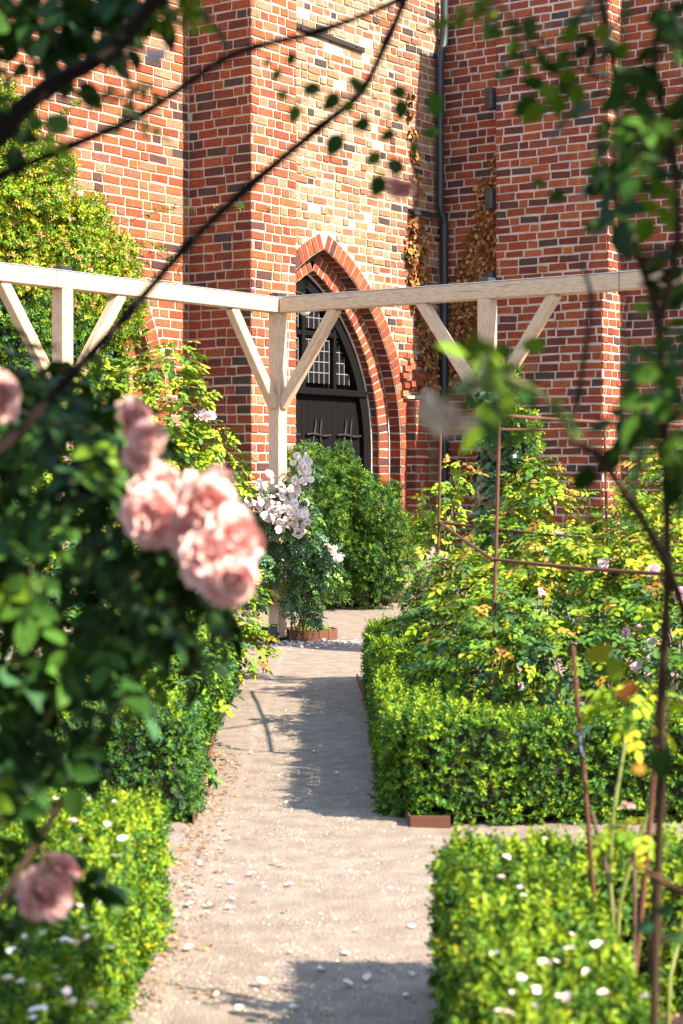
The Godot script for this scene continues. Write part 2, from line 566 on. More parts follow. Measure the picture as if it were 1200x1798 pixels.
func unit_brick(seed_: int, col: Color) -> Shape:      # front face at z = 0, one unit wide, high and deep
	var r := RandomNumberGenerator.new()
	r.seed = seed_
	var s := Shape.new()
	var sx := [-0.5, 0.5, 0.5, -0.5]
	var sy := [-0.5, -0.5, 0.5, 0.5]
	var outer := []
	var inner := []
	var back := []
	for k in 4:
		var jx := r.randf_range(-0.018, 0.018)
		var jy := r.randf_range(-0.075, 0.075)
		outer.append(Vector3(sx[k] + jx, sy[k] + jy, -0.22 + r.randf_range(-0.05, 0.05)))
		inner.append(Vector3(sx[k] * 0.955 + jx, sy[k] * 0.87 + jy, r.randf_range(-0.1, 0.05)))
		back.append(Vector3(sx[k] + jx, sy[k] + jy, -1.0))
	s.quad(inner[0], inner[1], inner[2], inner[3], col)
	for k in 4:
		var q := (k + 1) % 4
		s.quad(outer[k], outer[q], inner[q], inner[k], col)
		s.quad(back[k], back[q], outer[q], outer[k], col)
	return s

func clay(sect: String, p: Vector3) -> int:
	var r := rng.randf()
	var w := noise.get_noise_3dv(p * 38.0)
	match sect:
		"left": return [0, 0, 1, 1, 7, 2, 0, 8, 5, 7, 11, 1][int(r * 12)]
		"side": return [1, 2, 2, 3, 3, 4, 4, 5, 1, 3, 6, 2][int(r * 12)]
		"front": return [0, 1, 7, 0, 2, 11, 7, 1, 5, 0, 8, 2][int(r * 12)]
		"door":
			if w > -0.08 + p.x * -0.0 and p.x < -1.3:
				return [8, 9, 8, 7, 9, 8, 9, 9, 7, 8, 10, 8][int(r * 12)]
			return [1, 7, 11, 7, 8, 10, 0, 11, 7, 6, 8, 8][int(r * 12)]
		"right": return [1, 2, 2, 3, 1, 1, 4, 3, 5, 0, 6 if w > 0.0 else 4, 2][int(r * 12)]
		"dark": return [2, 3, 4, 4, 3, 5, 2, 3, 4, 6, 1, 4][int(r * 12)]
	return [0, 1, 1, 2, 2, 3, 0, 1, 7, 1, 5, 2][int(r * 12)]

func put_brick(o: Vector3, ex: Vector3, ey: Vector3, w: float, h: float, sect: String, proud := 0.004, rough := 1.0, depth := 0.032) -> void:
	var nn := ex.cross(ey).normalized()
	var tilt := Basis(nn, rng.randf_range(-0.012, 0.012) * rough)
	var b := Basis(tilt * ex.normalized() * w, tilt * ey.normalized() * h, nn * depth)
	bricks.append({"xf": Transform3D(b, o + nn * (proud + rng.randf_range(-0.004, 0.005) * rough)), "tone": clay(sect, o), "sect": sect, "n": nn})

func lay(origin: Vector3, ex: Vector3, spans: Callable, y0: float, y1: float, sect: String, pattern: Array, rough := 1.0, skip := 0.0) -> void:
	# courses of bricks on an upright face; spans(y) gives the lengths [[from, to], ...] along ex that are brick at the height y
	var row := 0
	var y := y0 + COURSE * 0.5
	while y < y1:
		for sp in spans.call(y):
			var u: float = sp[0]
			var k: int = row * 2 + rng.randi_range(0, 1)
			u -= rng.randf_range(0.02, 0.26)
			while u < sp[1]:
				var w: float = pattern[k % pattern.size()] * rng.randf_range(0.94, 1.05)
				var a := maxf(u, sp[0])
				var b := minf(u + w, sp[1])
				if sp[1] - b < 0.05 and b < sp[1]:
					b = sp[1]
				if b - a > 0.03 and rng.randf() >= skip:
					var wob := 0.004 * noise.get_noise_2d(a * 60.0, y * 60.0) * rough * 2.0
					put_brick(origin + ex * (a + b) * 0.5 + Vector3.UP * (y + wob), ex, Vector3.UP, b - a - 0.004 * rough, COURSE - 0.019 - rng.randf_range(0.001, 0.008) * rough, sect, 0.004, rough)
				u = b + 0.019 if b < sp[1] else sp[1] + 1.0
				k += 1
		y += COURSE
		row += 1

func arch_half(h: float, w: float, radius: float, spring: float) -> float:      # half width of a pointed arch at a height, 0 above its point
	if h <= spring:
		return w
	var d := h - spring
	if d >= radius:
		return 0.0
	return maxf(0.0, sqrt(radius * radius - d * d) - (radius - w))

func arch_path(w: float, radius: float, spring: float, step: float) -> Array:      # right half: [x, y, outward normal x, y] from the ground to the point
	var out := []
	var n1 := int(round(spring / step))
	for k in n1:
		out.append([w, spring * k / n1, 1.0, 0.0])
	var end := acos((radius - w) / radius)
	var n2 := int(round(radius * end / step))
	for k in n2 + 1:
		var a := end * k / n2
		out.append([cos(a) * radius - (radius - w), spring + sin(a) * radius, cos(a), sin(a)])
	return out

func arch_order(church: Node3D, mb: Shape, centre: float, w: float, radius: float, spring: float, z0: float, z1: float, ring: float, sect_soffit: String, sect_ring: String) -> void:
	# one order of a brick arch: soffit bricks from depth z1 (inside) to z0 (outside) and a ring of bricks on the face z0, ring wide
	var path := arch_path(w, radius, spring, COURSE)
	for side in [1.0, -1.0]:
		for k in path.size() - 1:
			var p: Array = path[k]
			var q: Array = path[k + 1]
			var a := Vector3(centre + p[0] * side, p[1], 0)
			var b := Vector3(centre + q[0] * side, q[1], 0)
			var na := Vector3(p[2] * side, p[3], 0)
			var nb := Vector3(q[2] * side, q[3], 0)
			# mortar bed
			var fa := a + na * 0.006
			var fb := b + nb * 0.006
			mb.quad(fa + Vector3(0, 0, z1), fb + Vector3(0, 0, z1), fb + Vector3(0, 0, z0), fa + Vector3(0, 0, z0))
			mb.quad(fa + Vector3(0, 0, z0 - 0.006), fb + Vector3(0, 0, z0 - 0.006), b + nb * ring + Vector3(0, 0, z0 - 0.006), a + na * ring + Vector3(0, 0, z0 - 0.006))
			var mid := (a + b) * 0.5
			var nm := (na + nb).normalized()
			var al := (b - a).normalized()
			var hgt := (b - a).length() - 0.017
			# soffit brick, facing the opening
			var ey := al
			var ex := Vector3(0, 0, 1)
			if ex.cross(ey).dot(-nm) < 0:
				ex = -ex
			put_brick(mid + Vector3(0, 0, (z0 + z1) * 0.5), ex, ey, absf(z0 - z1) - 0.014, hgt, sect_soffit, 0.002)
			# ring brick on the face
			var rx := nm
			if rx.cross(al).z < 0:
				rx = -rx
			put_brick(mid + nm * ring * 0.5 + Vector3(0, 0, z0), rx, al, ring - 0.016, hgt * 1.03, sect_ring, 0.003)

func wall_sheet(mb: Shape, origin: Vector3, ex: Vector3, outline: PackedVector2Array) -> void:
	var idx := Geometry2D.triangulate_polygon(outline)
	var nn := ex.cross(Vector3.UP).normalized()
	var first := mb.v.size()
	for p in outline:
		mb.vert(origin + ex * p.x + Vector3.UP * p.y, nn, Color.WHITE)
	for k in range(0, idx.size(), 3):
		var a := outline[idx[k]]
		var b := outline[idx[k + 1]]
		var d := outline[idx[k + 2]]
		if (b - a).cross(d - a) > 0:
			mb.tri(first + idx[k], first + idx[k + 1], first + idx[k + 2])
		else:
			mb.tri(first + idx[k], first + idx[k + 2], first + idx[k + 1])

func finish_bricks(church: Node3D, parts: Dictionary) -> void:
	# the 300 bricks that show largest are bricks of their own, the others are joined, section by section
	var scored := []
	for k in bricks.size():
		var b: Dictionary = bricks[k]
		var p: Vector3 = church.transform * b.xf.origin
		var nn: Vector3 = church.basis * b.n
		var d := -p.z
		var u := 600 + p.x / d * FOCAL
		var v := 840 - (p.y - EYE.y) / d * FOCAL
		var facing := nn.dot((EYE - p).normalized())
		var s := 0.0
		if u > 20 and u < 1060 and v > 5 and v < 800 and facing > 0.1 and not (u < 290 and v > 230):
			if b.sect in ["side", "front", "left", "right"]:
				s = facing * b.xf.basis.x.length() * b.xf.basis.y.length() / (d * d)
				if v > 470 and v < 555:
					s *= 0.3
		scored.append([s, k])
	scored.sort_custom(func(a, b): return a[0] > b[0])
	var single := {}
	for q in 300:
		single[scored[q][1]] = true
	var meshes := {}
	var merged := {}
	for k in bricks.size():
		var b: Dictionary = bricks[k]
		var var_ := k % 5
		if single.has(k):
			var key := "%d %d" % [b.tone, var_]
			if not meshes.has(key):
				meshes[key] = unit_brick(300 + var_, CLAY[b.tone]).mesh()
			part("brick", meshes[key], M.brick, parts[b.sect], b.xf)
			continue
		if not merged.has(b.sect):
			merged[b.sect] = Shape.new()
		var m: Shape = merged[b.sect]
		if unit_bricks.is_empty():
			for q in 5:
				unit_bricks.append(unit_brick(300 + q, Color.WHITE))
		var src: Shape = unit_bricks[var_]
		var col: Color = CLAY[b.tone] * rng.randf_range(0.86, 1.12)
		var first := m.v.size()
		var inv: Basis = b.xf.basis.inverse().transposed()
		for q in src.v.size():
			m.vert(b.xf * src.v[q], (inv * src.n[q]).normalized(), col)
		for q in src.i:
			m.i.append(first + q)
	for sect in merged:
		part("brickwork", merged[sect].mesh(), M.brick, parts[sect]).set_meta("kind", "stuff")

# ------------------------------------------------------------------ the scene
func _ready() -> void:
	rng.seed = 7
	noise.seed = 3
	noise.frequency = 0.05
	noise.fractal_octaves = 3

	# camera
	var cam := Camera3D.new()
	cam.name = "camera"
	var lens := CameraAttributesPhysical.new()
	lens.frustum_near = 0.05
	lens.frustum_far = 200.0
	lens.frustum_focal_length = 66.0
	lens.frustum_focus_distance = 17.5
	lens.exposure_aperture = 4.6
	add_child(cam)
	cam.attributes = lens
	cam.projection = Camera3D.PROJECTION_FRUSTUM
	cam.keep_aspect = Camera3D.KEEP_HEIGHT
	cam.near = 0.05
	cam.far = 200.0
	cam.size = 0.05 * 1798.0 / FOCAL
	cam.frustum_offset = Vector2(0, -59.0 / FOCAL * 0.05)
	cam.position = EYE
	cam.current = true

	# sky, exposure
	var we := WorldEnvironment.new()
	we.name = "environment"
	var env := Environment.new()
	env.background_mode = Environment.BG_SKY
	var sky := Sky.new()
	var psm := ProceduralSkyMaterial.new()
	psm.sky_top_color = Color(0.58, 0.68, 0.82)
	psm.sky_horizon_color = Color(0.90, 0.91, 0.92)
	psm.sky_curve = 0.22
	psm.ground_bottom_color = Color(0.36, 0.33, 0.29)
	psm.ground_horizon_color = Color(0.60, 0.58, 0.55)
	psm.sky_energy_multiplier = 0.9
	sky.sky_material = psm
	env.sky = sky
	env.tonemap_mode = Environment.TONE_MAPPER_LINEAR
	env.tonemap_exposure = 3.45
	env.sdfgi_enabled = true
	env.ssao_enabled = true
	env.ssil_enabled = true
	we.environment = env
	add_child(we)

	# sun: over the right shoulder, high
	var sun := DirectionalLight3D.new()
	sun.name = "sun"
	sun.light_energy = 1.55
	sun.light_color = Color(1.0, 0.945, 0.86)
	sun.light_angular_distance = 0.55
	sun.shadow_enabled = true
	var az := deg_to_rad(TURN)
	var dl := Vector3(cos(az), 0, -sin(az))
	var nl := Vector3(sin(az), 0, cos(az))
	var el := deg_to_rad(39.0)
	var to_sun := (nl * cos(deg_to_rad(6.0)) + dl * sin(deg_to_rad(6.0))) * cos(el) + Vector3.UP * sin(el)
	add_child(sun)
	sun.look_at_from_position(to_sun * 40.0, Vector3.ZERO, Vector3.UP)

	materials()
	ground()
	church()
	pergola()
	hedges()
	wall_plants()
	beds_right()
	beds_left()
	post_rose()
	foreground()
	small_things()

func materials() -> void:
	var fine := noise_tex(0.05, Color(0.70, 0.68, 0.66), Color.WHITE, 5)
	var bumpy := noise_tex(0.045, Color.BLACK, Color.WHITE, 6)
	M.brick = grain(mat(Color.WHITE, 0.9, true), noise_tex(0.03, Color(0.50, 0.46, 0.46), Color.WHITE, 9), 2.2, bumpy, 0.8)
	M.mortar = grain(mat(lin(0.74, 0.64, 0.52), 0.95), fine, 2.5, bumpy, 0.6)
	M.mortar_pale = grain(mat(lin(0.76, 0.71, 0.65), 0.95), fine, 2.5, bumpy, 0.6)
	var stains := noise_tex(0.004, Color(0.84, 0.81, 0.79), Color.WHITE, 31)
	for wall in [M.brick, M.mortar, M.mortar_pale]:
		wall.detail_enabled = true
		wall.detail_blend_mode = BaseMaterial3D.BLEND_MODE_MUL
		wall.detail_albedo = stains
	M.plaster = grain(mat(lin(0.66, 0.60, 0.52), 0.9), fine, 3.0)
	M.black_wood = grain(mat(lin(0.010, 0.010, 0.011), 0.5), fine, 2.0)
	M.black_wood.metallic_specular = 0.22
	M.iron = mat(lin(0.028, 0.027, 0.026), 0.4)
	M.lead = mat(lin(0.20, 0.205, 0.21), 0.5)
	M.glass = mat(lin(0.010, 0.011, 0.013), 0.08)
	M.pipe = grain(mat(lin(0.045, 0.060, 0.066), 0.45), fine, 3.0)
	M.pipe.metallic = 0.3
	M.zinc = mat(lin(0.42, 0.46, 0.52), 0.35)
	M.zinc.metallic = 0.6
	var wood_noise := noise_tex(0.022, Color(0.83, 0.78, 0.72), Color.WHITE, 15, 512)
	M.oak = mat(lin(0.60, 0.47, 0.345), 0.8)
	M.oak.albedo_texture = wood_noise
	M.oak.uv1_triplanar = true
	M.oak.uv1_scale = Vector3(6.0, 0.7, 6.0)
	M.oak.heightmap_enabled = true; M.oak.heightmap_texture = bumpy; M.oak.heightmap_scale = 0.12
	M.crack = mat(lin(0.05, 0.035, 0.025), 0.95)
	M.rust = grain(mat(lin(0.21, 0.085, 0.045), 0.85), noise_tex(0.06, Color(0.5, 0.42, 0.38), Color.WHITE, 17), 6.0)
	M.black_metal = mat(lin(0.018, 0.02, 0.023), 0.4)
	M.gravel = grain(mat(lin(0.62, 0.53, 0.455), 0.95), noise_tex(0.11, Color(0.60, 0.57, 0.54), Color.WHITE, 19, 1024), 0.9, noise_tex(0.14, Color.BLACK, Color.WHITE, 23, 1024), 1.3)
	M.gravel.detail_enabled = true
	M.gravel.detail_blend_mode = BaseMaterial3D.BLEND_MODE_MUL
	M.gravel.detail_albedo = noise_tex(0.012, Color(0.82, 0.79, 0.76), Color(1, 1, 1), 29)
	M.stone = grain(mat(lin(0.30, 0.25, 0.21), 0.95), fine, 1.5, bumpy, 1.5)
	M.pebble = mat(Color.WHITE, 0.9, true)
	M.soil = grain(mat(lin(0.085, 0.055, 0.038), 0.98), fine, 3.0, bumpy, 2.0)
	M.twigs = mat(lin(0.030, 0.034, 0.014), 0.95)
	M.leaf = leaf_mat(0.55, Color(0.40, 0.45, 0.08), 0.28)
	M.leaf_box = leaf_mat(0.55, Color(0.38, 0.45, 0.06), 0.25)
	M.leaf_gloss = leaf_mat(0.34, Color(0.18, 0.26, 0.06), 0.5)
	M.dry = leaf_mat(0.8, Color(0.30, 0.14, 0.05), 0.3)
	M.petal = leaf_mat(0.6, Color(0.45, 0.32, 0.30), 0.3)
	M.cane = mat(lin(0.105, 0.055, 0.033), 0.75)
	M.cane_green = mat(lin(0.17, 0.20, 0.04), 0.6)
	M.bark = grain(mat(lin(0.022, 0.016, 0.013), 0.9), fine, 8.0)
	M.bark.metallic_specular = 0.25
	M.cane_dark = mat(lin(0.060, 0.036, 0.022), 0.8)
	M.cane_dark.metallic_specular = 0.3
	M.lamp_white = mat(lin(0.7, 0.68, 0.63), 0.35)

func ground() -> void:
	var s := Shape.new()
	# one gravel sheet, gently uneven, out to the horizon
	var nx := 60
	var nz := 110
	for j in nz + 1:
		for k in nx + 1:
			var x := lerpf(-6, 6, float(k) / nx)
			var z := lerpf(2, -27, float(j) / nz)
			s.vert(Vector3(x, 0.012 * noise.get_noise_2d(x * 22.0, z * 22.0), z), Vector3.UP, Color.WHITE)
	for j in nz:
		for k in nx:
			var a := j * (nx + 1) + k
			s.tri(a, a + 1, a + nx + 2); s.tri(a, a + nx + 2, a + nx + 1)
	for q in [[-150, -6, -150, 150], [6, 150, -150, 150], [-6, 6, 2, 150], [-6, 6, -150, -27]]:
		s.quad(Vector3(q[0], 0, q[3]), Vector3(q[1], 0, q[3]), Vector3(q[1], 0, q[2]), Vector3(q[0], 0, q[2]))
	structure("path", s.mesh(), M.gravel)
	# soil of the beds, a hand below the edging
	var beds := {"bed_soil_right": [0.33, 3.6, -14.0, -8.15], "bed_soil_left": [-3.8, -0.72, -14.2, -8.2], "bed_soil_near_right": [0.33, 3.2, -5.5, -1.5], "bed_soil_near_left": [-3.2, -0.62, -6.3, -1.5]}
	for b in beds:
		var g := Shape.new()
		var r: Array = beds[b]
		var n := 24
		for j in n + 1:
			for k in n + 1:
				var x := lerpf(r[0], r[1], float(k) / n)
				var z := lerpf(r[2], r[3], float(j) / n)
				g.vert(Vector3(x, 0.035 + 0.02 * noise.get_noise_2d(x * 70.0, z * 70.0), z), Vector3.UP, Color.WHITE)
		for j in n:
			for k in n:
				var a := j * (n + 1) + k
				g.tri(a, a + n + 1, a + n + 2); g.tri(a, a + n + 2, a + 1)
		structure(b, g.mesh(), M.soil)
	# loose stones of the gravel
	var stone := Shape.new()
	var ring := [Vector3(1, 0.1, 0), Vector3(0.4, 0, 0.8), Vector3(-0.5, 0.1, 0.75), Vector3(-0.9, 0, -0.1), Vector3(-0.3, 0.1, -0.8), Vector3(0.6, 0, -0.7)]
	for k in 6:
		var a: Vector3 = ring[k]
		var b: Vector3 = ring[(k + 1) % 6]
		stone.quad(b, a, Vector3(a.x * 0.45, 0.55, a.z * 0.45), Vector3(b.x * 0.45, 0.5, b.z * 0.45))
		stone.quad(Vector3(b.x * 0.45, 0.5, b.z * 0.45), Vector3(a.x * 0.45, 0.55, a.z * 0.45), Vector3(0, 0.62, 0), Vector3(0, 0.62, 0))
	var mm := MultiMesh.new()
	mm.transform_format = MultiMesh.TRANSFORM_3D
	mm.use_colors = true
	mm.mesh = stone.mesh()
	mm.instance_count = 26000
	for k in mm.instance_count:
		var depth := 5.0 + 15.0 * pow(rng.randf(), 1.7)
		var x := rng.randf_range(-0.75, 0.42) if depth < 14 else rng.randf_range(-3.0, 3.0)
		var size := rng.randf_range(0.0018, 0.0048) * (1.8 if rng.randf() < 0.04 else 1.0)
		var bb := Basis(Vector3.UP, rng.randf() * TAU).scaled(Vector3(size, size * rng.randf_range(0.5, 1.0), size))
		mm.set_instance_transform(k, Transform3D(bb, Vector3(x, 0.012 * noise.get_noise_2d(x * 22.0, -depth * 22.0) - 0.0005, -depth)))
		mm.set_instance_color(k, [Color(0.50, 0.41, 0.34), Color(0.26, 0.20, 0.16), Color(0.58, 0.50, 0.43), Color(0.13, 0.10, 0.08), Color(0.36, 0.30, 0.26)][rng.randi() % 5])
	var o := MultiMeshInstance3D.new()
	o.multimesh = mm; o.material_override = M.pebble; o.name = "gravel"
	o.set_meta("kind", "stuff"); tag(o, "fine loose grit scattered over the path", "gravel")
	add_child(o)

# ------------------------------------------------------------------ church: local x runs along the door wall (0 at the inner corner, negative to the left), z stands out from it
const DOOR_X := -2.80
const SPRING := 1.90
const W_IN := 1.50
const R_IN := 2.55
const TOP := 8.4
var niche_x := -7.5

func church() -> void:
	var c := thing("brick_church", "old red brick church with stepped buttresses and a pointed black portal", "church", Vector3(1.446, 0, -26.8), TURN)
	var sect := {}
	for q in [["left", "wall"], ["side", "buttress"], ["door", "portal_wall"], ["right", "wing_wall"]]:
		sect[q[0]] = Node3D.new()
	# mortar bodies carry the bricks
	var stretch := [0.285, 0.285, 0.137]
	var long := [0.285, 0.285, 0.285, 0.285, 0.137]

	# door wall and left wall share the plane z = 0
	var out_w := W_IN + 0.25
	var out_r := R_IN + 0.25
	var nw := 1.45
	var nr := 2.6
	var nspring := 2.2
	var mb := Shape.new()
	var pts := PackedVector2Array()
	pts.append(Vector2(-5.0, 0))
	var path := arch_path(out_w, out_r, SPRING, 0.15)
	for k in path.size():
		pts.append(Vector2(DOOR_X - path[k][0], path[k][1]))
	for k in range(path.size() - 2, -1, -1):
		pts.append(Vector2(DOOR_X + path[k][0], path[k][1]))
	pts.append(Vector2(0, 0)); pts.append(Vector2(0, TOP)); pts.append(Vector2(-5.0, TOP))
	wall_sheet(mb, Vector3(0, 0, -0.006), Vector3.RIGHT, pts)
	mb.box(Vector3(-2.5, TOP * 0.5, -1.1), Vector3(2.5, 0, 0), Vector3(0, TOP * 0.5, 0), Vector3(0, 0, 0.15))
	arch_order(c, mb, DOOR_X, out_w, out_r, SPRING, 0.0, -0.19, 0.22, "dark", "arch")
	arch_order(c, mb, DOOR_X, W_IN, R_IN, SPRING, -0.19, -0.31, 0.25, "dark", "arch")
	var door_wall := part("portal_wall", mb.mesh(), M.mortar, c)
	sect["door"] = door_wall
	sect["arch"] = door_wall
	sect["dark"] = door_wall
	var ledge_x := -0.42
	lay(Vector3.ZERO, Vector3.RIGHT, func(y): 
		var h := maxf(arch_half(y - 0.05, out_w + 0.22, out_r + 0.22, SPRING), arch_half(y, out_w + 0.22, out_r + 0.22, SPRING))
		return [[-4.6, DOOR_X - h], [DOOR_X + h, -0.03]] if h > 0.03 else [[-4.6, -0.03]], 0.0, TOP, "door", [0.27, 0.13, 0.25, 0.13, 0.13], 1.9, 0.03)

	# left wall with a blind arch
	var ml := Shape.new()
	var lp := PackedVector2Array()
	lp.append(Vector2(-12.0, 0))
	var npath := arch_path(nw, nr, nspring, 0.15)
	for k in npath.size():
		lp.append(Vector2(niche_x - npath[k][0], npath[k][1]))
	for k in range(npath.size() - 2, -1, -1):
		lp.append(Vector2(niche_x + npath[k][0], npath[k][1]))
	lp.append(Vector2(-5.0, 0)); lp.append(Vector2(-5.0, TOP)); lp.append(Vector2(-12.0, TOP))
	wall_sheet(ml, Vector3(0, 0, -0.006), Vector3.RIGHT, lp)
	ml.box(Vector3(-8.5, TOP * 0.5, -0.75), Vector3(3.5, 0, 0), Vector3(0, TOP * 0.5, 0), Vector3(0, 0, 0.15))
	ml.quad(Vector3(-9.2, 0, -0.44), Vector3(-5.7, 0, -0.44), Vector3(-5.7, 5.4, -0.44), Vector3(-9.2, 5.4, -0.44))
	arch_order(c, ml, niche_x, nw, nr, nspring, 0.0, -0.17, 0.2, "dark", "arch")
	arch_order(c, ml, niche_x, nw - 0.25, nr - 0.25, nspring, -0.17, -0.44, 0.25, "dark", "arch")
	sect["left"] = part("nave_wall", ml.mesh(), M.mortar, c)
	# holes that the builders left for their scaffolding: [x, y, width]
	var holes := [[-5.62, 5.34, 0.30], [-5.58, 4.22, 0.12], [-6.78, 5.50, 0.16], [-2.1, 6.4, 0.12]]
	lay(Vector3.ZERO, Vector3.RIGHT, func(y):
		var h := maxf(arch_half(y - 0.05, nw + 0.2, nr + 0.2, nspring), 0.0)
		var spans := [[-11.5, niche_x - h], [niche_x + h, -5.49]] if h > 0.03 else [[-11.5, -5.49]]
		for q in holes:
			if q[0] < -5.0 and absf(y - q[1]) < COURSE * 0.5:
				var last: Array = spans.pop_back()
				spans.append([last[0], q[0] - q[2] * 0.5]); spans.append([q[0] + q[2] * 0.5, last[1]])
		return spans, 0.0, TOP, "left", stretch, 0.8)
	for q in holes:
		var hs := Shape.new()
		var hy: float = floorf(q[1] / COURSE) * COURSE + COURSE * 0.5
		hs.box(Vector3(q[0], hy, -0.012), Vector3(q[2] * 0.5 - 0.004, 0, 0), Vector3(0, 0.048, 0), Vector3(0, 0, 0.008))
		part("scaffold_hole", hs.mesh(), M.crack, c)

	# left buttress
	var bx0 := -5.483
	var bx1 := -4.637
	var bz := 0.966
	var ms := Shape.new()
	ms.box(Vector3((bx0 + bx1) * 0.5, TOP * 0.5, bz * 0.5 - 0.05), Vector3((bx1 - bx0) * 0.5 - 0.006, 0, 0), Vector3(0, TOP * 0.5, 0), Vector3(0, 0, bz * 0.5 + 0.044))
	sect["side"] = part("buttress", ms.mesh(), M.mortar, c)
	sect["front"] = sect["side"]
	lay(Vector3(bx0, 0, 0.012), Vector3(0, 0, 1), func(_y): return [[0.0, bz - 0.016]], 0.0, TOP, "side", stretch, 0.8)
	lay(Vector3(bx0, 0, bz), Vector3.RIGHT, func(_y): return [[0.0, bx1 - bx0]], 0.0, TOP, "front", [0.285, 0.137, 0.137, 0.285, 0.137, 0.137, 0.137], 0.8)
	lay(Vector3(bx1, 0, bz), Vector3(0, 0, -1), func(_y): return [[0.012, bz - 0.01]], 0.0, TOP, "front", stretch, 0.8)

	# right wing wall, facing -x, and its buttress, deeper at the foot
	var mr := Shape.new()
	mr.box(Vector3(0.3 + 0.006, TOP * 0.5, 2.2), Vector3(0.3, 0, 0), Vector3(0, TOP * 0.5, 0), Vector3(0, 0, 2.35))
	sect["right"] = part("wing_wall", mr.mesh(), M.mortar_pale, c)
	var fx := Vector3(0, 0, 1)
	lay(Vector3(0, 0, 0), fx, func(_y): return [[0.004, 1.15], [2.9, 4.55]], 0.0, TOP, "right", stretch, 1.3)
	var step := 3.93
	for seg in [[0.0, step, 0.65, 1.10, 2.93], [step, TOP, 0.45, 1.165, 2.90]]:
		var mq := Shape.new()
		mq.box(Vector3(-seg[2] * 0.5 + 0.004, (seg[0] + seg[1]) * 0.5, (seg[3] + seg[4]) * 0.5), Vector3(seg[2] * 0.5, 0, 0), Vector3(0, (seg[1] - seg[0]) * 0.5, 0), Vector3(0, 0, (seg[4] - seg[3]) * 0.5 - 0.006))
		part("wing_buttress", mq.mesh(), M.mortar_pale, sect["right"])
		lay(Vector3(-seg[2], 0, seg[3]), fx, func(_y): return [[0.0, seg[4] - seg[3] - 0.016]], seg[0], seg[1] - 0.02, "right", long, 1.3)
		lay(Vector3(-seg[2], 0, seg[4]), Vector3.RIGHT, func(_y): return [[0.0, seg[2] - 0.008]], seg[0], seg[1] - 0.02, "right_side", [0.137, 0.2, 0.137], 1.3)
		lay(Vector3(0, 0, seg[3]), Vector3.LEFT, func(_y): return [[0.0, seg[2]]], seg[0], seg[1] - 0.02, "right", [0.2, 0.137], 1.3)
	sect["right_side"] = sect["right"]
	lay(Vector3(0, 0, 4.55), Vector3.RIGHT, func(_y): return [[0.0, 0.6]], 0.0, TOP, "right_side", stretch, 1.3)

	# torn-off masonry: a ragged ledge over the jamb, and the lower jamb orders below it
	for k in 34:
		var lx := rng.randf_range(-1.02, -0.46)
		var ly := 2.66 + rng.randf_range(0.0, 0.55)
		put_brick(Vector3(lx, ly, rng.randf_range(0.03, 0.11) * (1.0 - (ly - 2.6) * 1.1)), Vector3(1, rng.randf_range(-0.1, 0.1), 0), Vector3.UP, rng.randf_range(0.1, 0.24), 0.085, "arch" if k % 3 else "door", 0.01, 3.0, 0.16)
	var mled := Shape.new()
	mled.cbox(Vector3(-0.73, 2.63, 0.03), Vector3(0.26, 0.01, 0), Vector3(0, 0.022, 0), Vector3(0, 0, 0.045), 0.008)
	part("broken_ledge", mled.mesh(), M.mortar, c)
	for q in [[-0.80, 0.11, 0.16], [-0.56, 0.10, 0.06]]:      # two projecting jamb shafts of brick: x, half width, stand-out
		var sh := Shape.new()
		sh.box(Vector3(q[0], 1.29, q[2] * 0.5 - 0.02), Vector3(q[1] - 0.006, 0, 0), Vector3(0, 1.29, 0), Vector3(0, 0, q[2] * 0.5 + 0.014))
		part("jamb", sh.mesh(), M.mortar, c)
		lay(Vector3(q[0] - q[1], 0, q[2]), Vector3.RIGHT, func(_y): return [[0.0, q[1] * 2.0]], 0.0, 2.56, "arch", [0.3], 1.0)
		lay(Vector3(q[0] - q[1], 0, 0.0), Vector3(0, 0, 1), func(_y): return [[0.0, q[2] - 0.008]], 0.0, 2.56, "dark", [0.3], 1.0)
	finish_bricks(c, sect)

	# seam of white plaster round the door frame
	var seam := Shape.new()
	var frame := Shape.new()
	var fp := arch_path(W_IN, R_IN, SPRING, 0.12)
	for side in [1.0, -1.0]:
		for k in fp.size() - 1:
			for l in [[seam, 0.0, 0.030, -0.300, -0.32], [frame, 0.031, 0.19, -0.310, -0.42]]:
				var sh: Shape = l[0]
				var p: Array = fp[k]
				var q: Array = fp[k + 1]
				var a0 := Vector3(DOOR_X + (p[0] - p[2] * l[1]) * side, p[1] - p[3] * l[1], l[3])
				var a1 := Vector3(DOOR_X + (p[0] - p[2] * l[2]) * side, p[1] - p[3] * l[2], l[3])
				var b0 := Vector3(DOOR_X + (q[0] - q[2] * l[1]) * side, q[1] - q[3] * l[1], l[3])
				var b1 := Vector3(DOOR_X + (q[0] - q[2] * l[2]) * side, q[1] - q[3] * l[2], l[3])
				var back := Vector3(0, 0, l[4] - l[3])
				if side > 0:
					sh.quad(a1, a0, b0, b1); sh.quad(a1 + back, a1, b1, b1 + back)
				else:
					sh.quad(a0, a1, b1, b0); sh.quad(a1, a1 + back, b1 + back, b1)
	part("plaster_seam", seam.mesh(), M.plaster, c)
	var door := part("door", frame.mesh(), M.black_wood, c)
	# boarded leaves, transom, mullions, leaded lights
	var bay := 0.68
	var sill := 2.60
